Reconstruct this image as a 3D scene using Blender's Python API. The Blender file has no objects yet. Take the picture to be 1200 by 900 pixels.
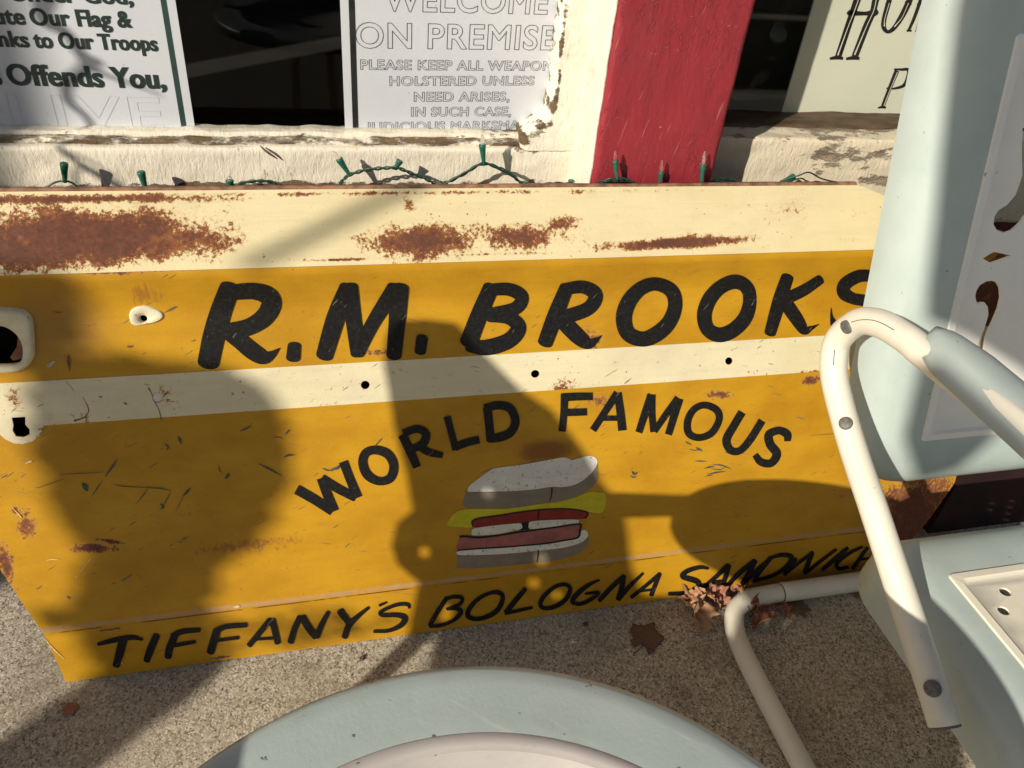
import bpy, bmesh, math, random
import numpy as np
from mathutils import Vector, Matrix, noise
from mathutils.geometry import tessellate_polygon

random.seed(7)
scene = bpy.context.scene
COL = scene.collection

# ------------------------------------------------------------------ camera
CX, CY, F = 600.0, 450.0, 917.74
ROT = np.array([[0.97094233, 0.06523127, -0.23025177],
                [-0.22269274, 0.59858016, -0.76948667],
                [0.08762955, 0.79840258, 0.59571334]])      # rows: world x, y, z in camera axes
CAM = np.array([0.0, -1.0, 1.0])
cam_data = bpy.data.cameras.new('camera')
cam = bpy.data.objects.new('camera', cam_data)
COL.objects.link(cam)
cam_data.sensor_fit = 'HORIZONTAL'
cam_data.sensor_width = 36.0
cam_data.lens = 36.0 * F / 1200.0
cam_data.clip_start = 0.02
cam_data.clip_end = 2000
M4 = Matrix([[*ROT[0], CAM[0]], [*ROT[1], CAM[1]], [*ROT[2], CAM[2]], [0, 0, 0, 1]])
cam.matrix_world = M4
scene.camera = cam

# ------------------------------------------------------------------ sky, sun, exposure
SUN_AZ, SUN_TAN = math.radians(50), 0.75
LX, LY, LZ = math.tan(SUN_AZ), 1.0, -SUN_TAN               # direction the light travels (per metre of y)
SUN_EL = math.atan(SUN_TAN * math.cos(SUN_AZ))
world = bpy.data.worlds.new('World')
scene.world = world
world.use_nodes = True
wn = world.node_tree.nodes
sky = wn.new('ShaderNodeTexSky')
sky.sky_type = 'NISHITA'
sky.sun_disc = False
sky.sun_elevation = SUN_EL
sky.sun_rotation = math.pi + SUN_AZ
world.node_tree.links.new(sky.outputs[0], wn['Background'].inputs[0])
wn['Background'].inputs[1].default_value = 0.05
sun_data = bpy.data.lights.new('sun', 'SUN')
sun_data.energy = 5.0
sun_data.angle = math.radians(0.55)
sun_data.color = (1.0, 0.90, 0.74)
sun = bpy.data.objects.new('sun', sun_data)
COL.objects.link(sun)
sun.location = (-3, -3, 3)
sun.rotation_euler = Vector((LX, LY, LZ)).to_track_quat('-Z', 'Y').to_euler()
scene.view_settings.view_transform = 'Standard'
scene.view_settings.look = 'None'
scene.view_settings.exposure = 0.0
scene.view_settings.gamma = 1.0
scene.render.engine = 'CYCLES'

# ------------------------------------------------------------------ helpers: reading positions off the view
def ray(x, y):
    return ROT @ (np.array([x - CX, -(y - CY), -F]) / F)
def on_y(x, y, Y):
    r = ray(x, y); return CAM + (Y - CAM[1]) / r[1] * r
def on_x(x, y, X):
    r = ray(x, y); return CAM + (X - CAM[0]) / r[0] * r
def on_z(x, y, Z=0.0):
    r = ray(x, y); return CAM + (Z - CAM[2]) / r[2] * r

# ------------------------------------------------------------------ helpers: objects
def link(name, me, mat=None, parent=None, base=None):
    o = bpy.data.objects.new(name, me)
    COL.objects.link(o)
    if mat is not None and len(me.materials) == 0:
        for m in (mat if isinstance(mat, (list, tuple)) else [mat]):
            me.materials.append(m)
    if parent is not None:
        o.parent = parent
        w = Vector((0, 0, 0)); p = parent
        while p is not None:
            w += p.location; p = p.parent
        o.location = -w
    return o
def thing(name, label, cat, loc=(0, 0, 0), group=None):
    o = bpy.data.objects.new(name, None)
    o.empty_display_size = 0.05
    COL.objects.link(o); o.location = loc
    o['label'] = label; o['category'] = cat
    if group: o['group'] = group
    return o
def tag(o, label, cat, group=None):
    o['label'] = label; o['category'] = cat
    if group: o['group'] = group
    return o
def mesh(name, verts, faces, smooth=False):
    me = bpy.data.meshes.new(name)
    me.from_pydata([tuple(v) for v in verts], [], [tuple(f) for f in faces])
    me.validate()
    me.update()
    if smooth:
        me.shade_smooth()
    return me
def merge(parts):
    V, Fc = [], []
    for v, f in parts:
        n = len(V); V += [tuple(p) for p in v]; Fc += [tuple(i + n for i in q) for q in f]
    return V, Fc
def box(x0, x1, y0, y1, z0, z1):
    v = [(x0, y0, z0), (x1, y0, z0), (x1, y1, z0), (x0, y1, z0), (x0, y0, z1), (x1, y0, z1), (x1, y1, z1), (x0, y1, z1)]
    f = [(0, 3, 2, 1), (4, 5, 6, 7), (0, 1, 5, 4), (1, 2, 6, 5), (2, 3, 7, 6), (3, 0, 4, 7)]
    return v, f
def rough_box(name, x0, x1, y0, y1, z0, z1, res=0.006, amp=0.0015, scale=25, seed=0, mat=None, parent=None, round_=0.003):
    """a board with worn uneven faces and softened edges"""
    bm = bmesh.new()
    def face(o, a, b, na, nb):
        g = [[bm.verts.new(o + a * (i / na) + b * (j / nb)) for j in range(nb + 1)] for i in range(na + 1)]
        for i in range(na):
            for j in range(nb):
                bm.faces.new((g[i][j], g[i + 1][j], g[i + 1][j + 1], g[i][j + 1]))
    X = Vector((x1 - x0, 0, 0)); Y = Vector((0, y1 - y0, 0)); Z = Vector((0, 0, z1 - z0))
    nx = max(1, min(320, int(abs(x1 - x0) / res))); ny = max(1, min(80, int(abs(y1 - y0) / res))); nz = max(1, min(260, int(abs(z1 - z0) / res)))
    o = Vector((x0, y0, z0))
    face(o, X, Z, nx, nz); face(o + Y, Z, X, nz, nx)
    face(o, Z, Y, nz, ny); face(o + X, Y, Z, ny, nz)
    face(o, Y, X, ny, nx); face(o + Z, X, Y, nx, ny)
    bmesh.ops.remove_doubles(bm, verts=bm.verts, dist=1e-5)
    c = Vector(((x0 + x1) / 2, (y0 + y1) / 2, (z0 + z1) / 2)); h = Vector((abs(x1 - x0) / 2, abs(y1 - y0) / 2, abs(z1 - z0) / 2))
    for v in bm.verts:
        p = v.co - c
        q = Vector([max(-h[k] + round_, min(h[k] - round_, p[k])) for k in range(3)])
        d = p - q
        if d.length > 1e-9:
            d = d.normalized() * round_
        s = v.co * scale + Vector((seed * 7.1, seed * 3.3, seed))
        s.x *= 0.5
        n = noise.noise_vector(s) + 0.5 * noise.noise_vector(s * 2.7)
        v.co = c + q + d + n * amp
    me = bpy.data.meshes.new(name); bm.to_mesh(me); bm.free(); me.shade_smooth()
    return link(name, me, mat, parent)
def catmull(pts, n=8, closed=False):
    P = [np.array(p, float) for p in pts]
    if closed: Q = [P[-1]] + P + [P[0], P[1]]
    else: Q = [2 * P[0] - P[1]] + P + [2 * P[-1] - P[-2]]
    out = []
    for i in range(1, len(Q) - 2):
        a, b, c, d = Q[i - 1:i + 3]
        for k in range(n):
            t = k / n
            out.append(0.5 * ((2 * b) + (c - a) * t + (2 * a - 5 * b + 4 * c - d) * t * t + (3 * b - a - 3 * c + d) * t ** 3))
    if not closed: out.append(Q[-2])
    return out
def tube(pts, r, seg=16, closed=False, caps=True):
    """swept round tube; r a number or one per point"""
    P = [Vector(p) for p in pts]; n = len(P)
    R = r if hasattr(r, '__len__') else [r] * n
    V, Fc = [], []
    t0 = (P[1] - P[0]).normalized()
    up = Vector((0, 0, 1)) if abs(t0.z) < 0.9 else Vector((1, 0, 0))
    nrm = t0.cross(up).normalized()
    for i in range(n):
        if closed: t = (P[(i + 1) % n] - P[i - 1])
        else: t = P[min(i + 1, n - 1)] - P[max(i - 1, 0)]
        t = t.normalized() if t.length > 1e-9 else t0
        nrm = (nrm - t * nrm.dot(t)).normalized(); b = t.cross(nrm)
        for k in range(seg):
            a = 2 * math.pi * k / seg
            V.append(P[i] + (nrm * math.cos(a) + b * math.sin(a)) * R[i])
    m = n if closed else n - 1
    for i in range(m):
        for k in range(seg):
            a = i * seg + k; b2 = i * seg + (k + 1) % seg; j = (i + 1) % n
            Fc.append((a, b2, j * seg + (k + 1) % seg, j * seg + k))
    if caps and not closed:
        Fc.append(tuple(range(seg - 1, -1, -1))); Fc.append(tuple((n - 1) * seg + k for k in range(seg)))
    return V, Fc
def lathe(prof, c=(0, 0, 0), seg=48, closed_top=False):
    V, Fc = [], []
    for r, z in prof:
        for k in range(seg):
            a = 2 * math.pi * k / seg
            V.append((c[0] + r * math.cos(a), c[1] + r * math.sin(a), c[2] + z))
    for i in range(len(prof) - 1):
        for k in range(seg):
            Fc.append((i * seg + k, i * seg + (k + 1) % seg, (i + 1) * seg + (k + 1) % seg, (i + 1) * seg + k))
    Fc.append(tuple(range(seg - 1, -1, -1)))
    Fc.append(tuple((len(prof) - 1) * seg + k for k in range(seg)))
    return V, Fc

# ------------------------------------------------------------------ helpers: node materials
class G:
    def __init__(s, name, rough=0.5, metallic=0.0, spec=0.5):
        s.mat = bpy.data.materials.new(name); s.mat.use_nodes = True
        s.t = s.mat.node_tree; s.b = s.t.nodes['Principled BSDF']
        s.b.inputs['Roughness'].default_value = rough
        s.b.inputs['Metallic'].default_value = metallic
        s.b.inputs['Specular IOR Level'].default_value = spec
        s.pos = s.t.nodes.new('ShaderNodeNewGeometry').outputs['Position']
    def put(s, sock, v):
        if isinstance(v, bpy.types.NodeSocket): s.t.links.new(v, sock)
        elif hasattr(v, '__len__') and len(v) == 3 and sock.type == 'RGBA': sock.default_value = (*v, 1)
        else: sock.default_value = v
    def math(s, op, a, b=0.0, c=None):
        n = s.t.nodes.new('ShaderNodeMath'); n.operation = op
        s.put(n.inputs[0], a); s.put(n.inputs[1], b)
        if c is not None: s.put(n.inputs[2], c)
        return n.outputs[0]
    def add(s, *a):
        r = a[0]
        for b in a[1:]: r = s.math('ADD', r, b)
        return r
    def mul(s, a, b): return s.math('MULTIPLY', a, b)
    def mx(s, *a):
        r = a[0]
        for b in a[1:]: r = s.math('MAXIMUM', r, b)
        return r
    def ss(s, x, lo, hi, a=0.0, b=1.0):
        n = s.t.nodes.new('ShaderNodeMapRange'); n.interpolation_type = 'SMOOTHSTEP'
        s.put(n.inputs[0], x); n.inputs[1].default_value = lo; n.inputs[2].default_value = hi
        n.inputs[3].default_value = a; n.inputs[4].default_value = b
        return n.outputs[0]
    def mix(s, f, a, b):
        n = s.t.nodes.new('ShaderNodeMix'); n.data_type = 'RGBA'
        s.put(n.inputs[0], f); s.put(n.inputs[6], a); s.put(n.inputs[7], b)
        return n.outputs[2]
    def vmul(s, v, xyz, off=(0, 0, 0), rot=(0, 0, 0)):
        n = s.t.nodes.new('ShaderNodeMapping'); n.vector_type = 'POINT'
        s.put(n.inputs[0], v); n.inputs[1].default_value = off; n.inputs[2].default_value = rot; n.inputs[3].default_value = xyz
        return n.outputs[0]
    def noise(s, scale, detail=4, rough=0.55, vec=None, w=0.0, dist=0.0):
        n = s.t.nodes.new('ShaderNodeTexNoise'); n.noise_dimensions = '4D'
        s.put(n.inputs['Vector'], vec if vec is not None else s.pos)
        n.inputs['W'].default_value = w
        n.inputs['Scale'].default_value = scale; n.inputs['Detail'].default_value = detail
        n.inputs['Roughness'].default_value = rough; n.inputs['Distortion'].default_value = dist
        return n.outputs[0]
    def vor(s, scale, vec=None, feature='F1', out='Distance', rand=1.0):
        n = s.t.nodes.new('ShaderNodeTexVoronoi'); n.feature = feature
        s.put(n.inputs['Vector'], vec if vec is not None else s.pos)
        n.inputs['Scale'].default_value = scale; n.inputs['Randomness'].default_value = rand
        return n.outputs[out]
    def xyz(s, v=None):
        n = s.t.nodes.new('ShaderNodeSeparateXYZ'); s.put(n.inputs[0], v if v is not None else s.pos)
        return n.outputs
    def blob(s, P, rx, rz, ang=0.0, ry=None):
        """1 at P falling to 0 at the ellipse rx, rz (metres) and below 0 beyond"""
        v = s.t.nodes.new('ShaderNodeVectorMath'); v.operation = 'SUBTRACT'
        s.put(v.inputs[0], s.pos); v.inputs[1].default_value = tuple(float(q) for q in P)
        m = s.vmul(v.outputs[0], (1, 1, 1), rot=(0, ang, 0)) if ang else v.outputs[0]
        w = s.t.nodes.new('ShaderNodeVectorMath'); w.operation = 'MULTIPLY'
        s.put(w.inputs[0], m); w.inputs[1].default_value = (1 / rx, 0 if ry is None else 1 / ry, 1 / rz)
        l = s.t.nodes.new('ShaderNodeVectorMath'); l.operation = 'LENGTH'
        s.put(l.inputs[0], w.outputs[0])
        return s.math('SUBTRACT', 1.0, l.outputs['Value'])
    def color(s, c): s.put(s.b.inputs['Base Color'], c)
    def rough(s, c): s.put(s.b.inputs['Roughness'], c)
    def bump(s, h, dist=0.001, strength=1.0):
        n = s.t.nodes.new('ShaderNodeBump'); s.put(n.inputs['Height'], h)
        n.inputs['Distance'].default_value = dist; n.inputs['Strength'].default_value = strength
        s.t.links.new(n.outputs[0], s.b.inputs['Normal'])
def flat_mat(name, c, rough=0.5, metallic=0.0, spec=0.5, var=0.15, scale=60, bump=0.0):
    g = G(name, rough, metallic, spec)
    n = g.noise(scale, 5)
    g.color(g.mix(g.ss(n, .3, .7), tuple(q * (1 - var) for q in c), tuple(min(1, q * (1 + var)) for q in c)))
    if bump: g.bump(n, bump)
    return g.mat

# ------------------------------------------------------------------ the leaning panel's surface
PROF = [(0.0, -0.297), (0.091, -0.283), (0.097, -0.2815), (0.492, -0.1670), (0.498, -0.1662), (0.504, -0.1660), (0.512, -0.1668), (0.543, -0.1705), (0.549, -0.1675), (0.565, -0.1555), (0.585, -0.1375), (0.602, -0.1205), (0.6145, -0.1065)]
def prof_y(z):
    for (z0, y0), (z1, y1) in zip(PROF[:-1], PROF[1:]):
        if z <= z1: return y0 + (y1 - y0) * (z - z0) / (z1 - z0)
    return PROF[-1][1]
def prof_n(z):
    for (z0, y0), (z1, y1) in zip(PROF[:-1], PROF[1:]):
        if z <= z1 + 1e-9:
            d = np.array([0, y1 - y0, z1 - z0]); n = np.array([0, -d[2], d[1]]); return n / np.linalg.norm(n)
    return np.array([0, -1, 0])
def panel(x, y, off=0.0):
    r = ray(x, y); best = None
    for i, ((z0, y0), (z1, y1)) in enumerate(zip(PROF[:-1], PROF[1:])):
        b = (y1 - y0) / (z1 - z0); a = y0 - b * z0
        t = (a + b * CAM[2] - CAM[1]) / (r[1] - b * r[2]); P = CAM + t * r
        if z0 - 1e-7 <= P[2] <= z1 + 1e-7: best = P; break
        if i == 0 and P[2] < z0: best = P; break
    if best is None: best = P
    return best + prof_n(best[2]) * off

# ------------------------------------------------------------------ materials
def panel_blob(g, px, py, rx, ry, ang=0.0):
    P = panel(px, py); t = np.linalg.norm(P - CAM)
    k = abs(panel(px, py - ry)[2] - panel(px, py + ry)[2]) / 2
    return g.blob(P, rx * t / F, max(k, 1e-4), ang)
RUST_D, RUST_M, RUST_O = (.085, .034, .024), (.215, .084, .050), (.46, .18, .045)
def paint_panel(name, base, base2, blobs, speck=0.5, streaks=True, scratches=True, extra=None):
    g = G(name, .42, 0, .3)
    big = g.noise(9, 4, .6, g.vmul(g.pos, (1, 1, 1.6)))
    fine = g.noise(420, 5, .7)
    brush = g.noise(30, 6, .65, g.vmul(g.pos, (.35, 2, 4)), w=2)
    c = g.mix(g.ss(big, .35, .68), base, base2)
    c = g.mix(g.mul(g.ss(brush, .45, .75), .45), c, tuple(q * .80 for q in base))
    c = g.mix(g.mul(g.ss(g.noise(900, 3, .6), .5, .8), .25), c, tuple(min(1, q * 1.25) for q in base))
    if streaks:   # long fine horizontal brush and wear lines
        ln = g.noise(60, 4, .6, g.vmul(g.pos, (.12, 6, 9)), w=5)
        c = g.mix(g.mul(g.ss(ln, .60, .70), .35), c, tuple(q * .72 for q in base))
        ln2 = g.noise(60, 4, .6, g.vmul(g.pos, (.12, 6, 9)), w=8)
        c = g.mix(g.mul(g.ss(ln2, .63, .72), .25), c, tuple(min(1, q * 1.35 + .03) for q in base))
    grime = g.ss(g.noise(5.5, 6, .65, w=3), .50, .72)
    c = g.mix(g.mul(grime, .35), c, (base[0] * .62, base[1] * .55, base[2] * .7))
    if scratches:
        v = g.vmul(g.pos, (1, 1, 1), rot=(0, .55, 0))
        sc = g.noise(75, 2, .5, g.vmul(v, (.30, 3, 3.2)), w=1)
        sm = g.mul(g.ss(sc, .675, .70), g.ss(g.noise(7, 2, w=4), .46, .6))
        c = g.mix(g.mul(sm, .75), c, (.05, .06, .065))
        v2 = g.vmul(g.pos, (1, 1, 1), rot=(0, -.25, 0))
        sc2 = g.noise(95, 2, .5, g.vmul(v2, (.22, 3, 3.5)), w=11)
        sm2 = g.mul(g.ss(sc2, .675, .70), g.ss(g.noise(6, 2, w=9), .48, .6))
        c = g.mix(g.mul(sm2, .6), c, (.10, .11, .12))
    # rust: chosen patches broken up by noise, plus specks
    edge = g.ss(g.noise(210, 12, .80, w=6), .33, .67)
    edge2 = g.ss(g.noise(26, 8, .65, w=7), .30, .70)
    e = g.add(g.mul(edge, .75), g.mul(edge2, .60))
    field = None
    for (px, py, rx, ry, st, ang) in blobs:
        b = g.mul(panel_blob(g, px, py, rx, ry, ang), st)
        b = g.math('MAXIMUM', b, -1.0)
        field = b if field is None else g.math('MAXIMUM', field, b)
    sp = g.noise(210, 3, .6, w=13)
    speck_m = g.mul(g.ss(sp, .655, .69), g.ss(g.noise(14, 3, w=15), .44, .60))
    rust = g.mul(speck_m, speck)
    rc = g.mix(g.ss(g.noise(160, 8, .75, w=17), .25, .80), RUST_D, RUST_M)
    rc = g.mix(g.mul(g.ss(g.noise(11, 4, .6, w=18), .40, .62), .5), rc, RUST_D)
    rc = g.mix(g.mul(g.ss(g.noise(24, 5, .7, w=19), .56, .74), .7), rc, RUST_O)
    h = fine
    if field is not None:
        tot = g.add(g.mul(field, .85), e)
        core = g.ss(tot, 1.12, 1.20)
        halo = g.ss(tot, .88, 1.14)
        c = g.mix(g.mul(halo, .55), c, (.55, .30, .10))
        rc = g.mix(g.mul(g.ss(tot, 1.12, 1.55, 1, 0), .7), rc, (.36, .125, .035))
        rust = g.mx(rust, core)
        h = g.add(g.mul(fine, .3), g.mul(core, -.8), g.mul(edge, .35))
    if extra: c = extra(g, c)
    c = g.mix(rust, c, rc)
    g.color(c)
    g.rough(g.add(g.ss(big, .3, .7, .36, .5), g.mul(rust, .4)))
    g.bump(h, .0005, .7)
    return g.mat
def yellow_extra(g, c):
    x, y, z = g.xyz()
    # bare pinkish worn line along the lower crease
    d = g.math('ABSOLUTE', g.math('SUBTRACT', z, .0955))
    m = g.mul(g.ss(g.add(d, g.mul(g.noise(90, 7, .75, w=21), .009)), .0055, .0095, 1, 0), g.ss(g.noise(25, 5, .7, w=24), .30, .62, .35, .85))
    c = g.mix(m, c, g.mix(g.noise(60, 5, .7, w=22), (.36, .21, .12), (.52, .36, .24)))
    thin = g.math('ABSOLUTE', g.math('SUBTRACT', z, .0895))
    m2 = g.mul(g.ss(thin, .0004, .0014, 1, 0), g.ss(g.noise(12, 4, .7, w=23), .42, .55))
    c = g.mix(m2, c, (.10, .035, .02))
    # brownish soiled patch beside the latch opening
    sb = g.mul(g.ss(g.add(panel_blob(g, 60, 380, 75, 75), g.mul(g.noise(20, 5, .6, w=25), .5)), .30, .95), .50)
    c = g.mix(sb, c, (.22, .12, .045))
    sb = g.mul(g.ss(g.add(panel_blob(g, 640, 528, 55, 20), g.mul(g.noise(45, 6, .7, w=26), .6)), .45, 1.0), .8)
    c = g.mix(sb, c, (.20, .065, .02))
    # worn row of rust pricks
    sb = g.mul(g.ss(g.add(panel_blob(g, 290, 640, 170, 26), g.mul(g.noise(150, 5, .7, g.vmul(g.pos, (1, 1, .55)), w=27), 2.2)), 1.78, 2.15), .7)
    c = g.mix(sb, c, (.25, .09, .03))
    sb = g.mul(g.ss(g.add(panel_blob(g, 170, 345, 45, 45), g.mul(g.noise(60, 4, .7, g.vmul(g.pos, (3, 3, .35)), w=28), 1.6)), 1.45, 1.75), .55)
    c = g.mix(sb, c, (.28, .10, .03))
    return c
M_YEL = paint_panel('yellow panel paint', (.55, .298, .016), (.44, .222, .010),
    [(30, 614, 14, 30, 1.0, 0), (110, 643, 34, 9, 1.3, -.15), (128, 634, 22, 4, 1.3, -.3), (845, 462, 30, 9, 1.0, -.1), (948, 446, 18, 9, 1.2, 0), (440, 412, 22, 7, .8, 0), (8, 665, 10, 40, 1.2, 0), (690, 398, 18, 18, .6, .7), (700, 470, 22, 10, .7, 0), (1065, 610, 62, 70, 1.7, 0), (1155, 370, 75, 90, 1.9, 0), (1010, 575, 40, 20, .6, 0), (545, 410, 24, 8, .4, 0), (152, 318, 70, 6, .8, 0), (260, 770, 20, 3, 1.1, 0), (135, 737, 20, 3, 1.2, 0), (18, 598, 8, 10, 1.1, 0), (80, 700, 8, 8, .6, 0)], speck=.9, extra=yellow_extra)  # the two big right-hand blobs paint in chair shade as well as rust
M_FLANGE = paint_panel('cream flange paint', (.74, .655, .41), (.69, .60, .36),
    [(90, 276, 190, 42, 2.0, 0), (20, 290, 150, 36, 2.0, 0), (225, 276, 50, 34, 1.3, 0), (490, 283, 95, 26, 1.5, 0), (610, 276, 80, 22, 1.05, 0), (655, 262, 30, 14, .9, 0), (785, 284, 115, 9, 1.7, .02), (820, 277, 30, 7, .7, 0), (100, 232, 190, 8, 1.3, 0), (480, 236, 12, 12, .7, 0),
     (400, 303, 50, 3, 1.2, 0), (560, 297, 300, 3, .55, 0), (930, 245, 60, 8, .2, 0), (450, 225, 420, 4, .7, 0)], speck=1.0, scratches=False)
def stripe_extra(g, c):
    x, y, z = g.xyz()
    for zz, wd in ((.2672, .0035), (.3395, .0018)):
        d = g.math('ABSOLUTE', g.math('SUBTRACT', z, zz))
        m = g.mul(g.ss(g.add(d, g.mul(g.noise(170, 6, .75, w=31), -.010)), -.0052, -.0030, 1, 0), g.ss(g.noise(10, 4, .6, w=33), .42, .56))
        c = g.mix(g.mul(m, .9), c, (.17, .075, .04))
    return c
M_STRIPE = paint_panel('cream stripe paint', (.76, .70, .49), (.71, .65, .44),
    [(15, 468, 12, 22, .9, 0), (190, 456, 8, 30, .35, .3), (660, 455, 30, 16, .55, 0), (950, 437, 22, 6, 1.1, 0), (80, 500, 40, 5, .9, 0), (220, 500, 200, 4, .45, 0), (590, 466, 90, 4, .8, 0), (100, 490, 8, 26, .7, .4), (440, 434, 60, 6, .2, 0), (395, 470, 22, 14, .35, 0)], speck=1.3, streaks=False, scratches=True, extra=stripe_extra)
def black_paint():
    g = G('black sign paint', .5, 0, .25)
    c = g.mix(g.ss(g.noise(220, 6, .75), .45, .7), (.007, .007, .008), (.022, .022, .021))
    c = g.mix(g.mul(g.ss(g.noise(260, 3, .7, w=4), .64, .69), .45), c, (.15, .12, .07))
    sc = g.noise(80, 2, .5, g.vmul(g.vmul(g.pos, (1, 1, 1), rot=(0, .9, 0)), (.3, 3, 3)), w=6)
    c = g.mix(g.mul(g.ss(sc, .69, .72), .35), c, (.28, .26, .2))
    g.color(c); g.bump(g.noise(300, 4), .0002)
    return g.mat
M_BLACK = black_paint()
def art(name, c, v=.85, spots=0.0):
    g = G(name, .5, 0, .3)
    k = g.mix(g.ss(g.noise(45, 6, .7), .35, .65), tuple(q * v for q in c), c)
    k = g.mix(g.mul(g.ss(g.noise(70, 5, .7, g.vmul(g.pos, (.3, 2, 2.2), rot=(0, .12, 0)), w=6), .45, .65), .45), k, tuple(q * v * v for q in c))
    k = g.mix(g.mul(g.ss(g.noise(200, 3, .6, w=3), .60, .66), spots), k, (.22, .2, .1))
    g.color(k); g.bump(g.noise(260, 4), .0002)
    return g.mat
M_BREAD = art('painted bread top white', (.76, .76, .71), .88, .8)
M_CRUST = art('painted bread side grey', (.25, .205, .155), .85, .1)
M_CHEESE = art('painted cheese yellow', (.63, .56, .02), .82, .2)
M_TOMATO = art('painted tomato red', (.27, .022, .020), .75, .1)
M_ONION = art('painted onion white', (.72, .72, .62), .85, .8)
M_BOLOGNA = art('painted bologna pink', (.40, .13, .12), .72, .2)

def chair_paint(name, c, c2, rough=.32, scuff=.6):
    g = G(name, rough, 0, .5)
    k = g.mix(g.ss(g.noise(14, 4, .6), .35, .65), c, c2)
    k = g.mix(g.mul(g.ss(g.noise(120, 3, .6, w=2), .70, .72), scuff), k, (.07, .06, .05))
    k = g.mix(g.mul(g.ss(g.noise(40, 6, .75, w=5), .58, .75), .22), k, tuple(q * .6 for q in c))
    g.color(k)
    g.rough(g.ss(g.noise(30, 5, .7, w=4), .3, .7, rough - .05, rough + .15))
    wearm = g.mul(g.ss(g.noise(34, 9, .8, w=11), .63, .70), scuff * .5)
    k = g.mix(wearm, k, tuple(q * .62 for q in c))
    run = g.noise(60, 4, .65, g.vmul(g.pos, (1, 1, .2)), w=8)
    k = g.mix(g.mul(g.ss(run, .58, .72), .16), k, tuple(q * .7 for q in c))
    g.color(k)
    g.bump(g.add(g.mul(g.noise(420, 4, .7), .35), g.noise(35, 4)), .0006, .5)
    return g.mat
M_BLUE = chair_paint('pale blue chair enamel', (.43, .515, .505), (.47, .555, .54))
M_WHITE = chair_paint('white pierced sheet enamel', (.82, .82, .80), (.86, .86, .83), .38)
M_TUBE = chair_paint('cream tube enamel', (.74, .72, .62), (.78, .76, .66), .34, .5)
M_TABLEIN = chair_paint('table centre enamel', (.47, .44, .425), (.53, .50, .48), .42, 1.0)
M_BOLT = flat_mat('grey bolt metal', (.13, .125, .115), .5, 0, var=.35, scale=300, bump=.0004)
M_RUSTY = flat_mat('rusty metal', (.14, .06, .03), .8, 0, var=.5, scale=120, bump=.001)
M_DARK = flat_mat('dark hole', (.006, .005, .004), .9, 0, .1)

def wood_white(name, seed, exposed, bare=(.24, .16, .09), lo=.62, hi=.70, grime_col=(.30, .22, .13), px_exposed=None, base=(.80, .74, .62)):
    """old thick peeling white paint, wood grain relief below"""
    g = G(name, .62, 0, .3)
    grain = g.noise(55, 6, .7, g.vmul(g.pos, (1.0, 1, 1.0)), w=seed)
    crack = g.vor(70, g.vmul(g.pos, (1.6, 1, .55)), 'DISTANCE_TO_EDGE')
    wr0 = g.noise(150, 5, .65, g.vmul(g.pos, (1.2, 1, .45)), w=seed + 5)
    crackm = g.mul(g.ss(g.noise(120, 6, .7, g.vmul(g.pos, (1.5, 1, .5)), w=seed + 7), .62, .67), g.ss(g.noise(12, 5, .6, w=seed + 1), .50, .62))
    c = g.mix(g.ss(grain, .3, .7), tuple(q * .90 for q in base), base)
    c = g.mix(g.mul(g.ss(g.noise(22, 8, .75, w=seed + 2), .54, .74), .38), c, grime_col)
    c = g.mix(g.mul(g.ss(wr0, .56, .70), .30), c, tuple(q * .62 for q in base))
    c = g.mix(g.mul(crackm, .6), c, (.26, .18, .10))
    ex = g.noise(30, 9, .75, g.vmul(g.pos, (.6, 1, 1.6)), w=seed + 3)
    f = g.add(ex, exposed)
    if px_exposed:
        for (P, rx, rz, st, ry) in px_exposed:
            f = g.add(f, g.mul(g.math('MAXIMUM', g.blob(P, rx, rz, 0, ry), 0.0), st))
    m = g.ss(f, lo, hi)
    bc = g.mix(g.ss(g.noise(70, 6, .7, g.vmul(g.pos, (.3, 1, 2)), w=seed + 4), .35, .65), tuple(q * .45 for q in bare), bare)
    c = g.mix(m, c, bc)
    g.color(c)
    wr = g.noise(150, 5, .65, g.vmul(g.pos, (1.2, 1, .45)), w=seed + 5)
    wr2 = g.math('ABSOLUTE', g.math('SUBTRACT', g.noise(80, 4, .6, g.vmul(g.pos, (1.5, 1, .5)), w=seed + 9), .5))
    h = g.add(g.mul(wr2, -1.2), g.mul(wr, .55), g.mul(grain, .45), g.mul(m, -1.3), g.mul(crackm, -1.0))
    g.bump(h, .0021, .9)
    return g.mat
def P_on(px, py, Y=0.0): return tuple(on_y(px, py, Y))
M_SILL = wood_white('peeling sill paint', 1, 0.0, px_exposed=[(P_on(30, 162), .12, .018, .20, None), (P_on(300, 218), .6, .010, .26, None), (P_on(620, 172), .03, .012, .4, None), (P_on(940, 195), .16, .05, .10, None)], lo=.64, hi=.70)
M_SILLR = wood_white('weathered sill wood', 4, .02, bare=(.42, .33, .25), px_exposed=[(P_on(1000, 180), .13, .035, .14, None), (P_on(960, 156), .3, .012, .25, None), (P_on(1040, 212), .10, .014, .3, None)], base=(.74, .66, .52))
M_LEDGE = wood_white('grimy sill ledge', 8, .12, bare=(.20, .13, .07), lo=.55, hi=.66)
M_BEAD = wood_white('glazing bead paint', 12, .0, bare=(.22, .15, .08), lo=.60, hi=.66, px_exposed=[(P_on(40, 158), .10, .03, .12, None), (P_on(620, 158), .12, .03, .18, None)])
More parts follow.
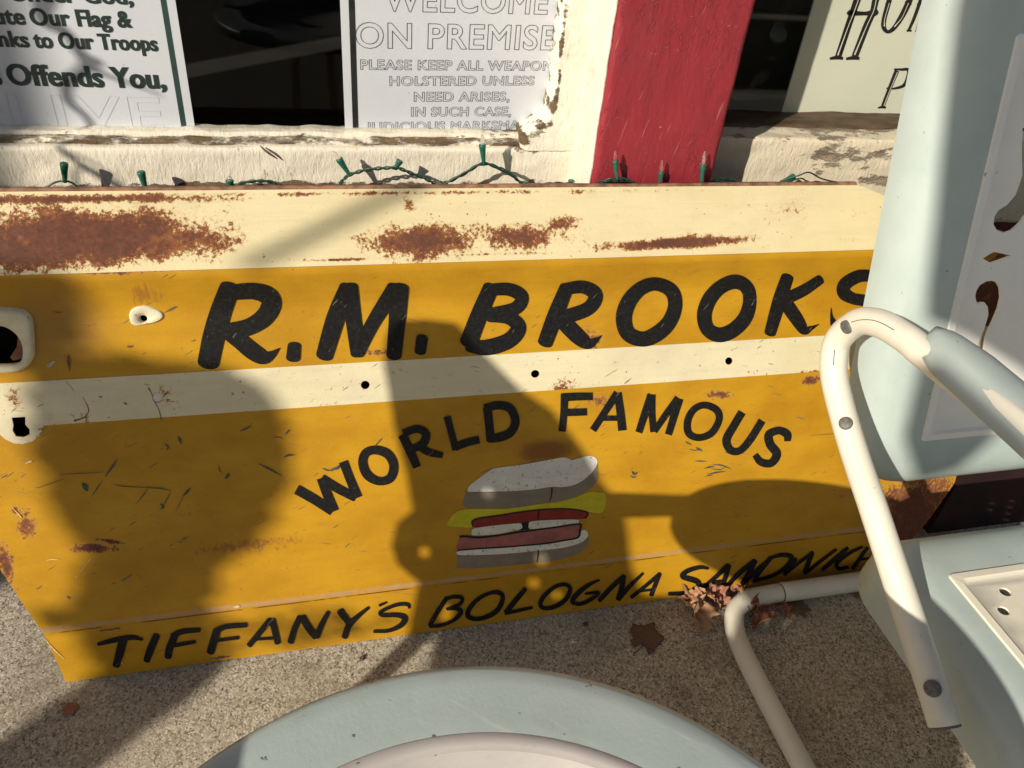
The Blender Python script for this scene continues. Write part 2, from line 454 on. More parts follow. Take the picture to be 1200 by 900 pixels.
M_JAMB = wood_white('peeling jamb paint', 16, -.04, bare=(.17, .115, .065), px_exposed=[(P_on(662, 20), .008, .045, .24, None), (P_on(657, 60), .005, .03, .26, None), (P_on(655, 95), .006, .04, .27, None), (P_on(648, 128), .009, .03, .30, None), (P_on(634, 150), .020, .020, .36, None), (P_on(612, 162), .02, .014, .4, None), (P_on(675, 200), .012, .03, .24, None), (P_on(650, 212), .03, .008, .3, None)], base=(.82, .77, .66))
M_BLIND = wood_white('dark weathered ledge', 20, .5, bare=(.13, .085, .05))
def red_paint():
    g = G('red painted board', .42, 0, .4)
    br = g.noise(38, 6, .7, g.vmul(g.pos, (1.6, 1, .4)), w=1)
    c = g.mix(g.ss(br, .3, .7), (.31, .030, .044), (.25, .023, .034))
    c = g.mix(g.mul(g.ss(g.noise(12, 5, .7, w=3), .5, .7), .5), c, (.24, .035, .045))
    sc = g.noise(90, 2, .5, g.vmul(g.vmul(g.pos, (1, 1, 1), rot=(0, 1.35, 0)), (.2, 3, 3.2)), w=5)
    c = g.mix(g.mul(g.ss(sc, .67, .70), .4), c, (.50, .22, .22))
    c = g.mix(g.mul(g.ss(g.noise(230, 3, .6, w=7), .69, .72), .5), c, (.6, .5, .45))
    g.color(c)
    rg = g.noise(26, 7, .72, g.vmul(g.pos, (1, 1, .55)), w=9, dist=.8)
    rdg = g.mul(g.ss(g.math('ABSOLUTE', g.math('SUBTRACT', g.noise(30, 5, .7, g.vmul(g.pos, (1.2, 1, .5)), w=14), .5)), .0, .022, 1, 0), g.ss(g.noise(9, 3, w=15), .42, .6))
    h = g.add(g.mul(rg, .55), g.mul(g.ss(rdg, .3, 1.0), .16), g.mul(g.noise(140, 4, .6, g.vmul(g.pos, (1.4, 1, .35)), w=11), .25))
    g.bump(h, .0032, 1.0)
    return g.mat
M_RED = red_paint()
M_REDWALL = flat_mat('dark red wall boards', (.12, .016, .016), .6, var=.3, scale=20, bump=.001)
M_GREY = flat_mat('grey foundation', (.16, .15, .14), .9, var=.3, scale=40, bump=.003)
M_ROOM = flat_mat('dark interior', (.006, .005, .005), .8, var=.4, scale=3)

def concrete():
    g = G('exposed aggregate concrete', .9, 0, .2)
    x = g.pos
    warp = g.noise(120, 3, .6)
    v1 = g.vor(230, None, 'F1', 'Color'); d1 = g.vor(230)
    v2 = g.vor(420, None, 'F1', 'Color'); d2 = g.vor(420)
    s1 = g.xyz(v1)[0]; s2 = g.xyz(v2)[1]
    c = g.mix(s1, (.37, .31, .225), (.62, .56, .455))
    c = g.mix(g.ss(s2, .62, .95), c, (.74, .69, .58))
    c = g.mix(g.mul(g.ss(s2, .0, .24, 1, 0), .75), c, (.085, .068, .05))
    c = g.mix(g.mul(g.ss(g.noise(260, 4, .7, w=2), .56, .68), .75), c, (.10, .080, .058))
    c = g.mix(g.mul(g.ss(g.noise(9, 6, .65, w=3), .46, .72), .55), c, (.27, .21, .15))
    c = g.mix(g.mul(g.ss(g.noise(2.6, 4, .6, w=5), .45, .7), .3), c, (.60, .54, .43))
    st = g.ss(g.noise(30, 6, .8, w=8), .68, .74)
    c = g.mix(g.mul(st, .6), c, (.16, .085, .045))
    c = g.mix(g.mul(g.ss(g.noise(130, 6, .75, w=12), .60, .66), .8), c, (.07, .055, .04))
    c = g.mix(g.mul(g.ss(g.noise(430, 3, .6, w=14), .62, .70), .7), c, (.80, .76, .66))
    c = g.mix(g.mul(g.ss(g.noise(5, 7, .75, w=17), .55, .68), .45), c, (.17, .135, .10))
    g.color(c)
    pit = g.mul(g.ss(g.noise(130, 6, .75, w=12), .60, .68), 1.0)
    h = g.add(g.mul(d1, -.25), g.mul(g.noise(420, 5, .8, w=2), 1.3), g.mul(g.noise(45, 5, .7), .9), g.mul(pit, -1.2))
    g.bump(h, .0016, 1.0)
    return g.mat
M_GROUND = concrete()
def glass_mat():
    m = bpy.data.materials.new('window glass'); m.use_nodes = True
    t = m.node_tree; t.nodes.remove(t.nodes['Principled BSDF'])
    tr = t.nodes.new('ShaderNodeBsdfTransparent'); tr.inputs[0].default_value = (.93, .95, .94, 1)
    gl = t.nodes.new('ShaderNodeBsdfGlossy'); gl.inputs['Roughness'].default_value = .02
    ge = t.nodes.new('ShaderNodeNewGeometry')
    dt = t.nodes.new('ShaderNodeVectorMath'); dt.operation = 'DOT_PRODUCT'
    t.links.new(ge.outputs['Normal'], dt.inputs[0]); t.links.new(ge.outputs['Incoming'], dt.inputs[1])
    def mth(op, p, q):
        n = t.nodes.new('ShaderNodeMath'); n.operation = op
        for i_, v_ in enumerate((p, q)):
            if isinstance(v_, float): n.inputs[i_].default_value = v_
            else: t.links.new(v_, n.inputs[i_])
        return n.outputs[0]
    cs = mth('ABSOLUTE', dt.outputs['Value'], 0.0)
    fz = mth('ADD', mth('MULTIPLY', mth('POWER', mth('SUBTRACT', 1.0, cs), 5.0), .97), .020)
    mx = t.nodes.new('ShaderNodeMixShader')
    t.links.new(fz, mx.inputs[0]); t.links.new(tr.outputs[0], mx.inputs[1]); t.links.new(gl.outputs[0], mx.inputs[2])
    t.links.new(mx.outputs[0], t.nodes['Material Output'].inputs[0])
    return m
M_GLASS = glass_mat()
def sign_mat(name, c, c2, dots=.35):
    g = G(name, .5, 0, .35)
    k = g.mix(g.ss(g.noise(6, 4, .6), .35, .65), c, c2)
    k = g.mix(g.mul(g.ss(g.noise(150, 2, .5, w=2), .71, .74), dots), k, (.12, .10, .08))
    k = g.mix(g.mul(g.ss(g.noise(24, 6, .75, w=5), .55, .75), .15), k, tuple(q * .6 for q in c))
    g.color(k); g.bump(g.noise(40, 3), .0004, .3)
    return g.mat
M_SIGNW = sign_mat('white sign board', (.64, .65, .74), (.69, .70, .78))
M_SIGNC = sign_mat('cream sign board', (.66, .67, .57), (.71, .71, .61))
M_INK = flat_mat('dark green ink', (.012, .030, .028), .5, var=.1)
M_INKG = flat_mat('sign border green', (.020, .055, .050), .5, var=.15)
M_INKB = flat_mat('black ink', (.010, .010, .011), .5, var=.1)
M_INKL = flat_mat('grey outline ink', (.045, .045, .052), .6, var=.1)
M_EMB = flat_mat('raised letter edge', (.54, .545, .62), .5, var=.05)
M_PWHITE = flat_mat('white sign ink', (.54, .54, .575), .55, var=.04)
M_PWHITE2 = flat_mat('white inline ink', (.70, .69, .60), .55, var=.04)
M_WIRE = flat_mat('green wire', (.014, .050, .035), .4, var=.3, scale=300)
M_SOCK = flat_mat('green bulb socket', (.016, .115, .075), .35, var=.2, scale=300)
def bulb_mat(name, tint, f=.72):
    m = bpy.data.materials.new(name); m.use_nodes = True
    t = m.node_tree; b = t.nodes['Principled BSDF']
    b.inputs['Base Color'].default_value = (*tint, 1); b.inputs['Roughness'].default_value = .08
    b.inputs['Transmission Weight'].default_value = 0.85; b.inputs['IOR'].default_value = 1.3
    tr = t.nodes.new('ShaderNodeBsdfTransparent'); tr.inputs[0].default_value = (*tint, 1)
    mx = t.nodes.new('ShaderNodeMixShader'); mx.inputs[0].default_value = f
    t.links.new(tr.outputs[0], mx.inputs[1]); t.links.new(b.outputs[0], mx.inputs[2])
    t.links.new(mx.outputs[0], t.nodes['Material Output'].inputs[0])
    return m
M_CLEAR = bulb_mat('clear bulb glass', (.95, .93, .88))
M_PINK = bulb_mat('pinkish bulb glass', (.95, .62, .60))
def leaf_mat(name, a, b):
    g = G(name, .6, 0, .4)
    k = g.mix(g.ss(g.noise(60, 6, .75), .35, .65), a, b)
    k = g.mix(g.mul(g.ss(g.noise(200, 3, .7, w=3), .6, .7), .5), k, (.09, .035, .02))
    g.color(k); g.bump(g.noise(180, 5), .001, .8)
    return g.mat
M_LEAF = [leaf_mat('dry brown leaf', (.32, .165, .085), (.50, .30, .17)), leaf_mat('dry red brown leaf', (.24, .085, .05), (.36, .17, .11)), leaf_mat('dark damp leaf', (.10, .058, .042), (.17, .10, .07))]
M_GLEAF = flat_mat('green foliage', (.05, .09, .03), .6, var=.3)
M_BARK = flat_mat('bark', (.12, .08, .05), .9, var=.3, bump=.003)
M_SKIN = flat_mat('skin', (.55, .33, .23), .5, var=.05)
M_COAT = flat_mat('navy coat cloth', (.03, .04, .07), .8, var=.2, scale=200)
M_HAIR = flat_mat('brown hair', (.07, .04, .025), .6, var=.4, scale=300)
M_POSTP = flat_mat('white post paint', (.75, .72, .66), .6, var=.08)

# ------------------------------------------------------------------ the ground
gv = [(-400, -400, 0), (400, -400, 0), (400, 400, 0), (-400, 400, 0)]
ground = link('pavement', mesh('pavement', gv, [(0, 1, 2, 3)]), M_GROUND)
ground['kind'] = 'structure'

# ------------------------------------------------------------------ the shop front
def zp(px, py, Y=0.0): return float(on_y(px, py, Y)[2])
def xp(px, py, Y=0.0): return float(on_y(px, py, Y)[0])
shop = thing('shop_front', 'old shop front with peeling white window frames and a red painted post', 'building', (0.2, 0.05, 0))
YG = 0.035                                 # left glass
z_sill_top = zp(300, 173)
x_post0, x_post1 = 0.352, 0.521
YP = -0.085
# walls
link('wall', mesh('wall', *merge([box(-3, x_post0 + .03, .012, .06, 0.08, .52), box(x_post1 - .03, 4, .012, .06, .08, .50), box(-3, 4, .03, .09, 1.9, 2.8), box(-3, -1.2, .04, .1, .52, 1.9), box(2.1, 4, .04, .1, .52, 1.9)])), M_REDWALL, shop)
link('gap_shade_block', mesh('gap_shade_block', *box(1.045, 4, -.235, .004, 0, .44)), flat_mat('painted gap shade', (.022, .006, .006), .7, var=.5, scale=12, bump=.002), shop)  # added block; its near-black red stands in for the shaded gap
link('foundation', mesh('foundation', *box(-3, 4, .004, .07, -.01, .078)), M_GREY, shop)
rv, rf = box(-3, 4, .30, 4.0, .05, 2.75)
link('room', mesh('room', rv, [tuple(reversed(f)) for k, f in enumerate(rf) if k != 2]), M_ROOM, shop)
# left sill board, dirt ledge, bead
rough_box('window_sill', -1.2, x_post0 + .02, 0, .05, .50, z_sill_top, .0045, .0016, 30, 1, M_SILL, shop, .004)
rough_box('sill_ledge', -1.2, .33, .010, .05, z_sill_top - .003, zp(300, 162, .012), .005, .0028, 45, 2, M_LEDGE, shop, .003)
rough_box('glazing_bead', -1.2, .33, .020, .05, zp(300, 163, .02) , zp(300, 154.5, .022), .004, .0022, 55, 3, M_BEAD, shop, .002)
# left jamb with an uneven caulked edge
def jamb():
    edge_px = [(656, -60), (655, 0), (653, 20), (650, 32), (648, 45), (646, 58), (645, 70), (645, 84), (643, 98), (640, 112), (637, 122), (631, 134), (622, 143), (608, 151), (600, 158), (600, 176)]
    L = catmull([(*on_y(a + (7 if b < 130 else 11), b, .0)[[0, 2]],) for a, b in edge_px], 6)
    V = []; Fc = []; nx = 26
    for i, (x, z) in enumerate(L):
        x += noise.noise((x * 60, z * 90, 3)) * .0022
        xr = .356 + .02
        for k in range(nx + 1):
            u = k / nx
            X = x + (xr - x) * u
            rr = .006 * max(0, 1 - u * nx / 2.0)
            Y = -.002 + rr + .0016 * noise.noise((X * 55, z * 28, 1)) + .0009 * noise.noise((X * 160, z * 90, 5))
            V.append((X, Y, z))
    n = len(L)
    for i in range(n - 1):
        for k in range(nx):
            a = i * (nx + 1) + k
            Fc.append((a, a + nx + 1, a + nx + 2, a + 1))
    b0 = len(V)
    for i, (x, z) in enumerate(L):     # return side going back to the glass
        V.append((V[i * (nx + 1)][0] + .004, .05, z))
    for i in range(n - 1):
        Fc.append((i * (nx + 1), b0 + i, b0 + i + 1, (i + 1) * (nx + 1)))
    return V, Fc
link('window_frame', mesh('window_frame', *jamb(), smooth=True), M_JAMB, shop)
rough_box('window_frame', .300, .357, .002, .05, .5, zp(690, 168), .005, .0015, 40, 9, M_JAMB, shop, .003)
# dark wet patch of old caulk in the corner
link('window_frame', mesh('frame_above', *merge([box(-1.2, 2.1, .005, .09, 1.75, 1.9)])), M_JAMB, shop)
# the red post: boards with a white left return
rough_box('post_side', x_post0 - .004, x_post0 + .0005, YP + .006, .02, .0, 1.9, .008, .0012, 20, 5, M_JAMB, shop, .002)
rough_box('red_post', x_post0, x_post1, YP, .09, 0, 1.9, .006, .0013, 14, 6, M_RED, shop, .004)
# right window
YGR = 0.11
rough_box('window_sill', x_post1 - .02, 2.1, .0, .085, .50, zp(960, 163), .005, .0022, 30, 11, M_SILLR, shop, .005)
rough_box('sill_ledge', x_post1 - .02, 2.1, .045, .12, .55, zp(960, 147, .05), .006, .002, 35, 12, M_BLIND, shop, .004)
# glass
link('window_pane', mesh('window_pane', [(-1.2, YG, .55), (.42, YG, .55), (.42, YG, 1.76), (-1.2, YG, 1.76)], [(0, 1, 2, 3)]), M_GLASS, shop)
link('window_pane', mesh('window_pane', [(.50, YGR, .55), (2.1, YGR, .55), (2.1, YGR, 1.76), (.50, YGR, 1.76)], [(0, 1, 2, 3)]), M_GLASS, shop)

# ------------------------------------------------------------------ lettering helpers
def ribbon(pts, caps='flat', n=10, closed=False):
    """brush stroke outline in photo units: points (x, y, width)"""
    C = catmull(pts, n, closed)
    L, R = [], []
    m = len(C)
    for i in range(m):
        if closed: d = C[(i + 1) % m][:2] - C[i - 1][:2]
        else: d = C[min(i + 1, m - 1)][:2] - C[max(i - 1, 0)][:2]
        l = np.hypot(*d) + 1e-9
        nn = np.array([-d[1], d[0]]) / l
        w = max(C[i][2], .4) / 2
        L.append(C[i][:2] + nn * w); R.append(C[i][:2] - nn * w)
    V = []; Fc = []
    for a, b in zip(L, R): V += [a, b]
    for i in range(m if closed else m - 1):
        j = (i + 1) % m
        Fc.append((2 * i, 2 * j, 2 * j + 1, 2 * i + 1))
    if caps == 'round' and not closed:
        for idx, sgn in ((0, -1), (m - 1, 1)):
            w = C[idx][2] / 2
            k = min(idx + 1, m - 1) if sgn < 0 else idx
            d = C[k][:2] - C[k - 1][:2]; d = d / (np.hypot(*d) + 1e-9) * sgn
            nn = np.array([-d[1], d[0]])
            base = len(V)
            arc = [C[idx][:2] + (nn * math.cos(a) + d * math.sin(a) * .55) * w for a in np.linspace(0, math.pi, 7)]
            V += arc
            Fc.append(tuple(range(base, base + 7)))
    return V, Fc
def project(parts, fn, up=None):
    V, Fc = merge([([(p[0], p[1], 0) for p in v], f) for v, f in parts])
    W = [fn(p[0], p[1]) for p in V]
    out = []
    view = CAM
    for f in Fc:
        a, b, c = (np.array(W[f[0]]), np.array(W[f[1]]), np.array(W[f[2]]))
        nn = np.cross(b - a, c - a)
        out.append(tuple(f) if nn @ (view - a) > 0 else tuple(reversed(f)))
    return W, out
def strokes(name, groups, fn, mat, parent, caps='round'):
    """groups: (ox, oy, scale, [stroke, ...]) in photo pixels = o + v / scale; each stroke lies a hair over the last"""
    VV, FF = [], []; q = 0
    for ox, oy, s, sts in groups:
        for st in sts:
            closed = st[0] == 'O'
            if closed: st = st[1:]
            pts = [(ox + p[0] / s, oy + p[1] / s, p[2] / s) for p in st]
            v, f = ribbon(pts, caps, 8, closed)
            W, f = project([(v, f)], fn)
            lift = .00005 * (q % 4); q += 1
            k = len(VV)
            for p in W:
                p = np.array(p); d = CAM - p; VV.append(tuple(p + np.array([0, -lift, lift * .3])))
            FF += [tuple(i + k for i in t) for t in f]
    return link(name, mesh(name, VV, FF), mat, parent)
def poly(name, pts, fn, mat, parent):
    W = [Vector(fn(x, y)) for x, y in pts]
    tris = tessellate_polygon([W])
    out = []
    for f in tris:
        nn = (W[f[1]] - W[f[0]]).cross(W[f[2]] - W[f[0]])
        out.append(tuple(f) if nn.dot(Vector(CAM) - W[f[0]]) > 0 else tuple(reversed(f)))
    return link(name, mesh(name, W, out), mat, parent)
def text_mesh(body, weight=0.0, spacing=1.0, line=0.0):
    cu = bpy.data.curves.new('lettering', 'FONT')
    if line:
        cu.fill_mode = 'NONE'; cu.bevel_depth = line; cu.bevel_resolution = 0
    cu.body = body; cu.size = 1.0; cu.offset = weight; cu.resolution_u = 4; cu.space_character = spacing
    o = bpy.data.objects.new('lettering', cu); COL.objects.link(o)
    dg = bpy.context.evaluated_depsgraph_get()
    me = bpy.data.meshes.new_from_object(o.evaluated_get(dg))
    V = [v.co.copy() for v in me.vertices]; Fc = [tuple(p.vertices) for p in me.polygons]
    bpy.data.objects.remove(o); bpy.data.curves.remove(cu); bpy.data.meshes.remove(me)
    return V, Fc
REF = {}
def place_text(body, left, right, cap_px, Y, mat, parent, weight=0.0, layer=0.0, name='lettering', ref_weight=None, spacing=1.0, line=0.0):
    """text whose ink runs between two photo points on the plane y = Y"""
    V, Fc = text_mesh(body, weight, spacing, line)
    V0, _ = text_mesh(body, ref_weight if ref_weight is not None else weight, spacing)
    x0 = min(v.x for v in V0); x1 = max(v.x for v in V0)
    A = on_y(*left, Y); B = on_y(*right, Y); Ct = on_y(left[0], left[1] - cap_px, Y)
    sx = (B[0] - A[0]) / (x1 - x0); sz = (Ct[2] - A[2]) / 0.73
    slope = (B[2] - A[2]) / (x1 - x0)
    W = [(A[0] + (v.x - x0) * sx, Y - layer - v.z * .01, A[2] + v.y * sz + (v.x - x0) * slope) for v in V]
    out = []
    for f in Fc:
        a, b, c = Vector(W[f[0]]), Vector(W[f[1]]), Vector(W[f[2]])
        out.append(tuple(f) if (b - a).cross(c - a).y < 0 else tuple(reversed(f)))
    return link(name, mesh(name, W, out), mat, parent)
def ypoly(pts, Y):
    return [on_y(x, y, Y) for x, y in pts]
def slab(name, pts, Y, th, mat, parent):
    """flat board behind the glass from its outline"""
    P = ypoly(pts, Y); n = len(P)
    V = [tuple(p) for p in P] + [(p[0], p[1] + th, p[2]) for p in P]
    Fc = [tuple(range(n)), tuple(range(2 * n - 1, n - 1, -1))] + [(i, i + n, (i + 1) % n + n, (i + 1) % n) for i in range(n)]
    a, b, c = Vector(V[0]), Vector(V[1]), Vector(V[2])
    if (b - a).cross(c - a).y > 0: Fc = [tuple(reversed(f)) for f in Fc]
    return link(name, mesh(name, V, Fc), mat, parent)

# ------------------------------------------------------------------ sign, left window
YS = YG + .0035
def ys(Y, lay=0.0): return lambda x, y: on_y(x, y, Y) - np.array([0, lay, 0])
s1 = thing('flag_sign', 'white window sign with bold lettering Offends You and a green stripe along its edge', 'sign', tuple(on_y(100, 156, YS)))
zb = zp(229, 158, YS); xr1 = xp(229, 153, YS); xr0 = xp(205, 0, YS)
link('board', mesh('board', *box(-1.0, xr1, YS, YS + .002, zb - .01, 1.25)), M_SIGNW, s1)
st0, st1 = xp(213.0, 152, YS), xp(219.0, 152, YS)
link('border_stripe', mesh('border_stripe', [(st0, YS - .0005, zb - .01), (st1, YS - .0005, zb - .01), (st1, YS - .0005, 1.2), (st0, YS - .0005, 1.2)], [(0, 1, 2, 3)]), M_INKG, s1)
W1 = .020
for body, a, b, cap in [("Under God,", (12, 0.5), (157, 5), 21), ("Our Flag &", (37, 29), (156, 32), 20.5), ("Salute", (-38, 27), (31, 28.5), 20.5),
                        ("to Our Troops", (41, 55.5), (186, 59.5), 19.5), ("Thanks", (-43, 53), (35.5, 55), 19.5),
                        ("Offends You,", (11, 99), (196, 103.5), 25.5), ("If This", (-66, 97), (4, 98.5), 25.5)]:
    k = .7 if cap < 22 else 1.0
    for dx, lay in ((-k, .0005), (-k / 2, .00055), (0, .0006), (k / 2, .00065), (k, .0007)):
        place_text(body, (a[0] + k + dx, a[1]), (b[0] - k + dx, b[1]), cap, YS, M_INK, s1, weight=W1, layer=lay, spacing=1.04)
for body, a, b, cap in [("LIVE", (18, 149), (193, 152), 41)]:
    place_text(body, a, b, cap, YS, M_EMB, s1, weight=.01, layer=.0004, spacing=1.1, line=.003)

# ------------------------------------------------------------------ sign, middle of the left window
YM = YG + .006
s2 = thing('weapons_sign', 'white window sign in outlined capitals reading welcome on premises beside the window frame', 'sign', tuple(on_y(520, 156, YM)))
xm0, xm1 = xp(404.5, 153, YM), xp(672, 153, YM)
link('board', mesh('board', *box(xm0, xm1, YM, YM + .002, zp(420, 160, YM), 1.25)), M_SIGNW, s2)
sb0, sb1 = xp(413.5, 152, YM), xp(420, 152, YM)
link('border_stripe', mesh('border_stripe', [(sb0, YM - .0005, zp(420, 160, YM)), (sb1, YM - .0005, zp(420, 160, YM)), (sb1, YM - .0005, 1.2), (sb0, YM - .0005, 1.2)], [(0, 1, 2, 3)]), M_INKB, s2)
for body, a, b, cap, ow in [("WELCOME", (450, 12), (641, 16), 31, .011), ("ON PREMISES", (417, 55.3), (668, 58), 30.5, .012),
                        ("PLEASE KEEP ALL WEAPONS", (422.5, 81), (656, 82.5), 11.8, .022), ("HOLSTERED UNLESS", (456.5, 100), (625.5, 99.3), 11.2, .022),
                        ("NEED ARISES,", (485, 118.5), (596.5, 118), 11.2, .022), ("IN SUCH CASE,", (482, 136), (598.5, 135.3), 11, .022),
                        ("JUDICIOUS MARKSMANSHIP", (429, 153.6), (655, 150.4), 10.6, .022)]:
    place_text(body, a, b, cap, YM, M_INKL, s2, weight=.018, layer=.0006, spacing=1.08, line=.0075 if cap > 20 else .014)

# ------------------------------------------------------------------ sign, right window
YR = YGR + .004
s3 = thing('cream_sign', 'cream sign with ornate black western lettering behind the right hand window', 'sign', tuple(on_y(1000, 140, YR)))
xa = xp(915.5, 134, YR)
link('board', mesh('board', *box(xa, 1.5, YR, YR + .003, zp(950, 139, YR), 1.3)), M_SIGNC, s3)
o3 = (900, 0, 6)
strokes('lettering', [(*o3, [
    [(492, 398, 44), (560, 190, 46), (592, 95, 46), (625, 0, 50), (665, -110, 50)],
    [(608, 398, 46), (690, 185, 48), (735, 85, 44), (755, 0, 48), (790, -110, 50)],
    [(432, 412, 16), (480, 404, 26), (527, 410, 20)], [(546, 414, 16), (595, 406, 26), (642, 410, 20)],
    [(552, 92, 10), (600, 92, 34), (680, 94, 26), (735, 90, 40), (776, 84, 8)], [(590, 120, 8), (560, 92, 14), (590, 60, 8)], [(740, 115, 8), (768, 88, 14), (750, 50, 8)],
    [(870, -70, 34), (845, 20, 36), (815, 130, 34), (812, 190, 34), (838, 222, 24), (880, 200, 30), (935, 120, 40), (985, 20, 44), (1020, -70, 36)],
    [(822, 28, 6), (850, 20, 30)], [(960, 20, 30), (1008, 32, 6)],
    [(985, 216, 18), (1020, 140, 22), (1060, 30, 24), (1090, -70, 24)], [(972, 216, 12), (1008, 214, 14)],
    [(1042, 226, 20), (1075, 130, 34), (1110, 30, 44), (1150, -70, 44)], [(1045, 30, 8), (1075, 20, 26)],
    [(806, 745, 26), (850, 630, 28), (905, 495, 34)], [(770, 758, 8), (800, 752, 18), (828, 756, 12)],
    [(884, 486, 10), (940, 488, 18), (985, 492, 22), (978, 560, 30), (945, 605, 22), (870, 625, 12)], [(830, 622, 6), (850, 618, 18)]])], ys(YR, .0006), M_INKB, s3, 'flat')
strokes('lettering', [(*o3, [
    [(488, 388, 9), (560, 190, 5), (598, 95, 5), (632, 0, 5), (670, -110, 5)], [(606, 385, 10), (690, 185, 5), (740, 75, 5), (758, 0, 5), (790, -110, 5)],
    [(815, 185, 8), (818, 130, 4), (850, 20, 4)], [(885, 188, 8), (940, 120, 4), (985, 20, 4)], [(812, 742, 5), (856, 630, 4), (908, 505, 5)], [(1052, 190, 4), (1080, 120, 4), (1112, 20, 4)]])], ys(YR, .0010), M_PWHITE2, s3, 'flat')

# ------------------------------------------------------------------ the painted panel
pan = thing('painted_panel', 'rusty yellow metal panel hand lettered R.M. Brooks with painted sandwich, leaning below the windows', 'sign', (0.25, -0.297, 0))
LEFT = [(0, -.365), (.09, -.374), (.2, -.408), (.35, -.49), (.62, -.52)]
RIGHT = [(0, .888), (.03, .930), (.09, .962), (.16, 1.0), (.555, 1.0), (.583, .88), (.598, .79), (.606, .765), (.6145, .735)]
def interp(t, z):
    for (a, b), (c, d) in zip(t[:-1], t[1:]):
        if z <= c: return b + (d - b) * (z - a) / (c - a)
    return t[-1][1]
def sheet(z0, z1, off, nx=150, th=.0012, zs=None, xl=None, xr=None, wob=.0003):
    zs = zs or sorted(set([z0, z1] + [z for z, _ in PROF if z0 < z < z1] + list(np.linspace(z0, z1, max(3, int((z1 - z0) / .012))))))
    V, Fc = [], []
    for lay in (0, 1):
        for z in zs:
            a = interp(LEFT, z) if xl is None else xl; b = interp(RIGHT, z) if xr is None else xr
            for i in range(nx + 1):
                x = a + (b - a) * i / nx
                n = prof_n(z)
                o = off + wob * noise.noise((x * 7, z * 9, 2)) if wob else off
                e = 0
                if z == 0: e = .0016 * noise.noise((x * 25, 0, 9)) + .0012 * noise.noise((x * 90, 1, 9))
                V.append((x, prof_y(z) + n[1] * (o - lay * th), max(z + n[2] * (o - lay * th) + e, .0012)))
    nz = len(zs); W = nx + 1; K = nz * W
    for j in range(nz - 1):
        for i in range(nx):
            a = j * W + i
            Fc.append((a, a + 1, a + 1 + W, a + W)); Fc.append((K + a, K + a + W, K + a + 1 + W, K + a + 1))
    for i in range(nx):
        Fc.append((i, K + i, K + i + 1, i + 1)); t = (nz - 1) * W + i
        Fc.append((t, t + 1, K + t + 1, K + t))
    for j in range(nz - 1):
        a = j * W; Fc.append((a, a + W, K + a + W, K + a)); b = j * W + nx
        Fc.append((b, K + b, K + b + W, b + W))
    return V, Fc
# openings are real holes, cut through sheet and stripe
hole_parts = []
def cutter(pts, depth=.05):
    n = len(pts)
    A = [panel(x, y, .02) for x, y in pts]; B = [p - prof_n(p[2]) * (depth + .02) for p in A]
    Fc = [tuple(range(n)), tuple(range(2 * n - 1, n - 1, -1))] + [(i, i + n, (i + 1) % n + n, (i + 1) % n) for i in range(n)]
    return A + B, Fc
def circ(x, y, rx, ry, n=16, rot=0):
    return [(x + rx * math.cos(a) * math.cos(rot) - ry * math.sin(a) * math.sin(rot), y + rx * math.cos(a) * math.sin(rot) + ry * math.sin(a) * math.cos(rot)) for a in [2 * math.pi * k / n for k in range(n)]]
HOLES = [circ(184.5, 466, 6.0, 6.0), circ(428, 451, 5.2, 5.0), circ(627, 438, 5.0, 4.6), circ(854, 423, 4.4, 4.4), circ(168.5, 373, 4.6, 4.4),
         [(14, 489), (30, 488), (30, 497), (35, 503), (35, 509), (28, 512), (19, 511), (15, 504), (16, 498)],
         [(-30, 381), (3, 380), (14, 384), (23, 392), (28, 402), (29, 412), (27, 421), (20, 426), (-30, 427)]]
cv, cf = merge([cutter(h) for h in HOLES])
cut_me = mesh('cutter', cv, cf)
bm = bmesh.new(); bm.from_mesh(cut_me); bmesh.ops.recalc_face_normals(bm, faces=bm.faces); bm.to_mesh(cut_me); bm.free()
def cut(me, mats):
    a = bpy.data.objects.new('a', me); b = bpy.data.objects.new('b', cut_me)
    COL.objects.link(a); COL.objects.link(b)
    for m in mats: me.materials.append(m)
    bm = bmesh.new(); bm.from_mesh(me); bmesh.ops.recalc_face_normals(bm, faces=bm.faces); bm.to_mesh(me); bm.free()
    md = a.modifiers.new('holes', 'BOOLEAN'); md.operation = 'DIFFERENCE'; md.object = b; md.solver = 'EXACT'
    dg = bpy.context.evaluated_depsgraph_get()
    out = bpy.data.meshes.new_from_object(a.evaluated_get(dg))
    bpy.data.objects.remove(a); bpy.data.objects.remove(b)
    return out
def smooth_by_angle(me, ang=30):
    me.shade_smooth()
    try: me.set_sharp_from_angle(angle=math.radians(ang))
    except Exception: pass
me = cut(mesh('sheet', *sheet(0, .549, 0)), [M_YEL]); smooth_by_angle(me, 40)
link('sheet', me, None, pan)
# crease lip between flange and sheet, then the cream flange itself
ZS1, ZS2 = None, None
fl = sheet(.5478, .6145, .0022, th=.002)
me = mesh('top_flange', *fl); smooth_by_angle(me, 40); link('top_flange', me, M_FLANGE, pan)
lipV, lipF = [], []
lp = [( -.1065, .6160), (-.1035, .6185), (-.0995, .6180), (-.0985, .609)]
for k in range(161):
    x = -.52 + (1.252) * k / 160
    wv = .0010 * noise.noise((x * 6, 1, 1)) + .0004 * noise.noise((x * 45, 3, 1))
    for (y, z) in lp: lipV.append((x, y, z + wv))
    for (y, z) in reversed(lp): lipV.append((x, y + .0006, z + wv - .0018))
for k in range(160):
    for j in range(8):
        a = k * 8 + j; b = k * 8 + (j + 1) % 8
        lipF.append((a, b, b + 8, a + 8))
link('top_lip', mesh('top_lip', lipV, lipF, True), flat_mat('rusty lip metal', (.24, .12, .07), .7, var=.5, scale=70, bump=.001), pan)
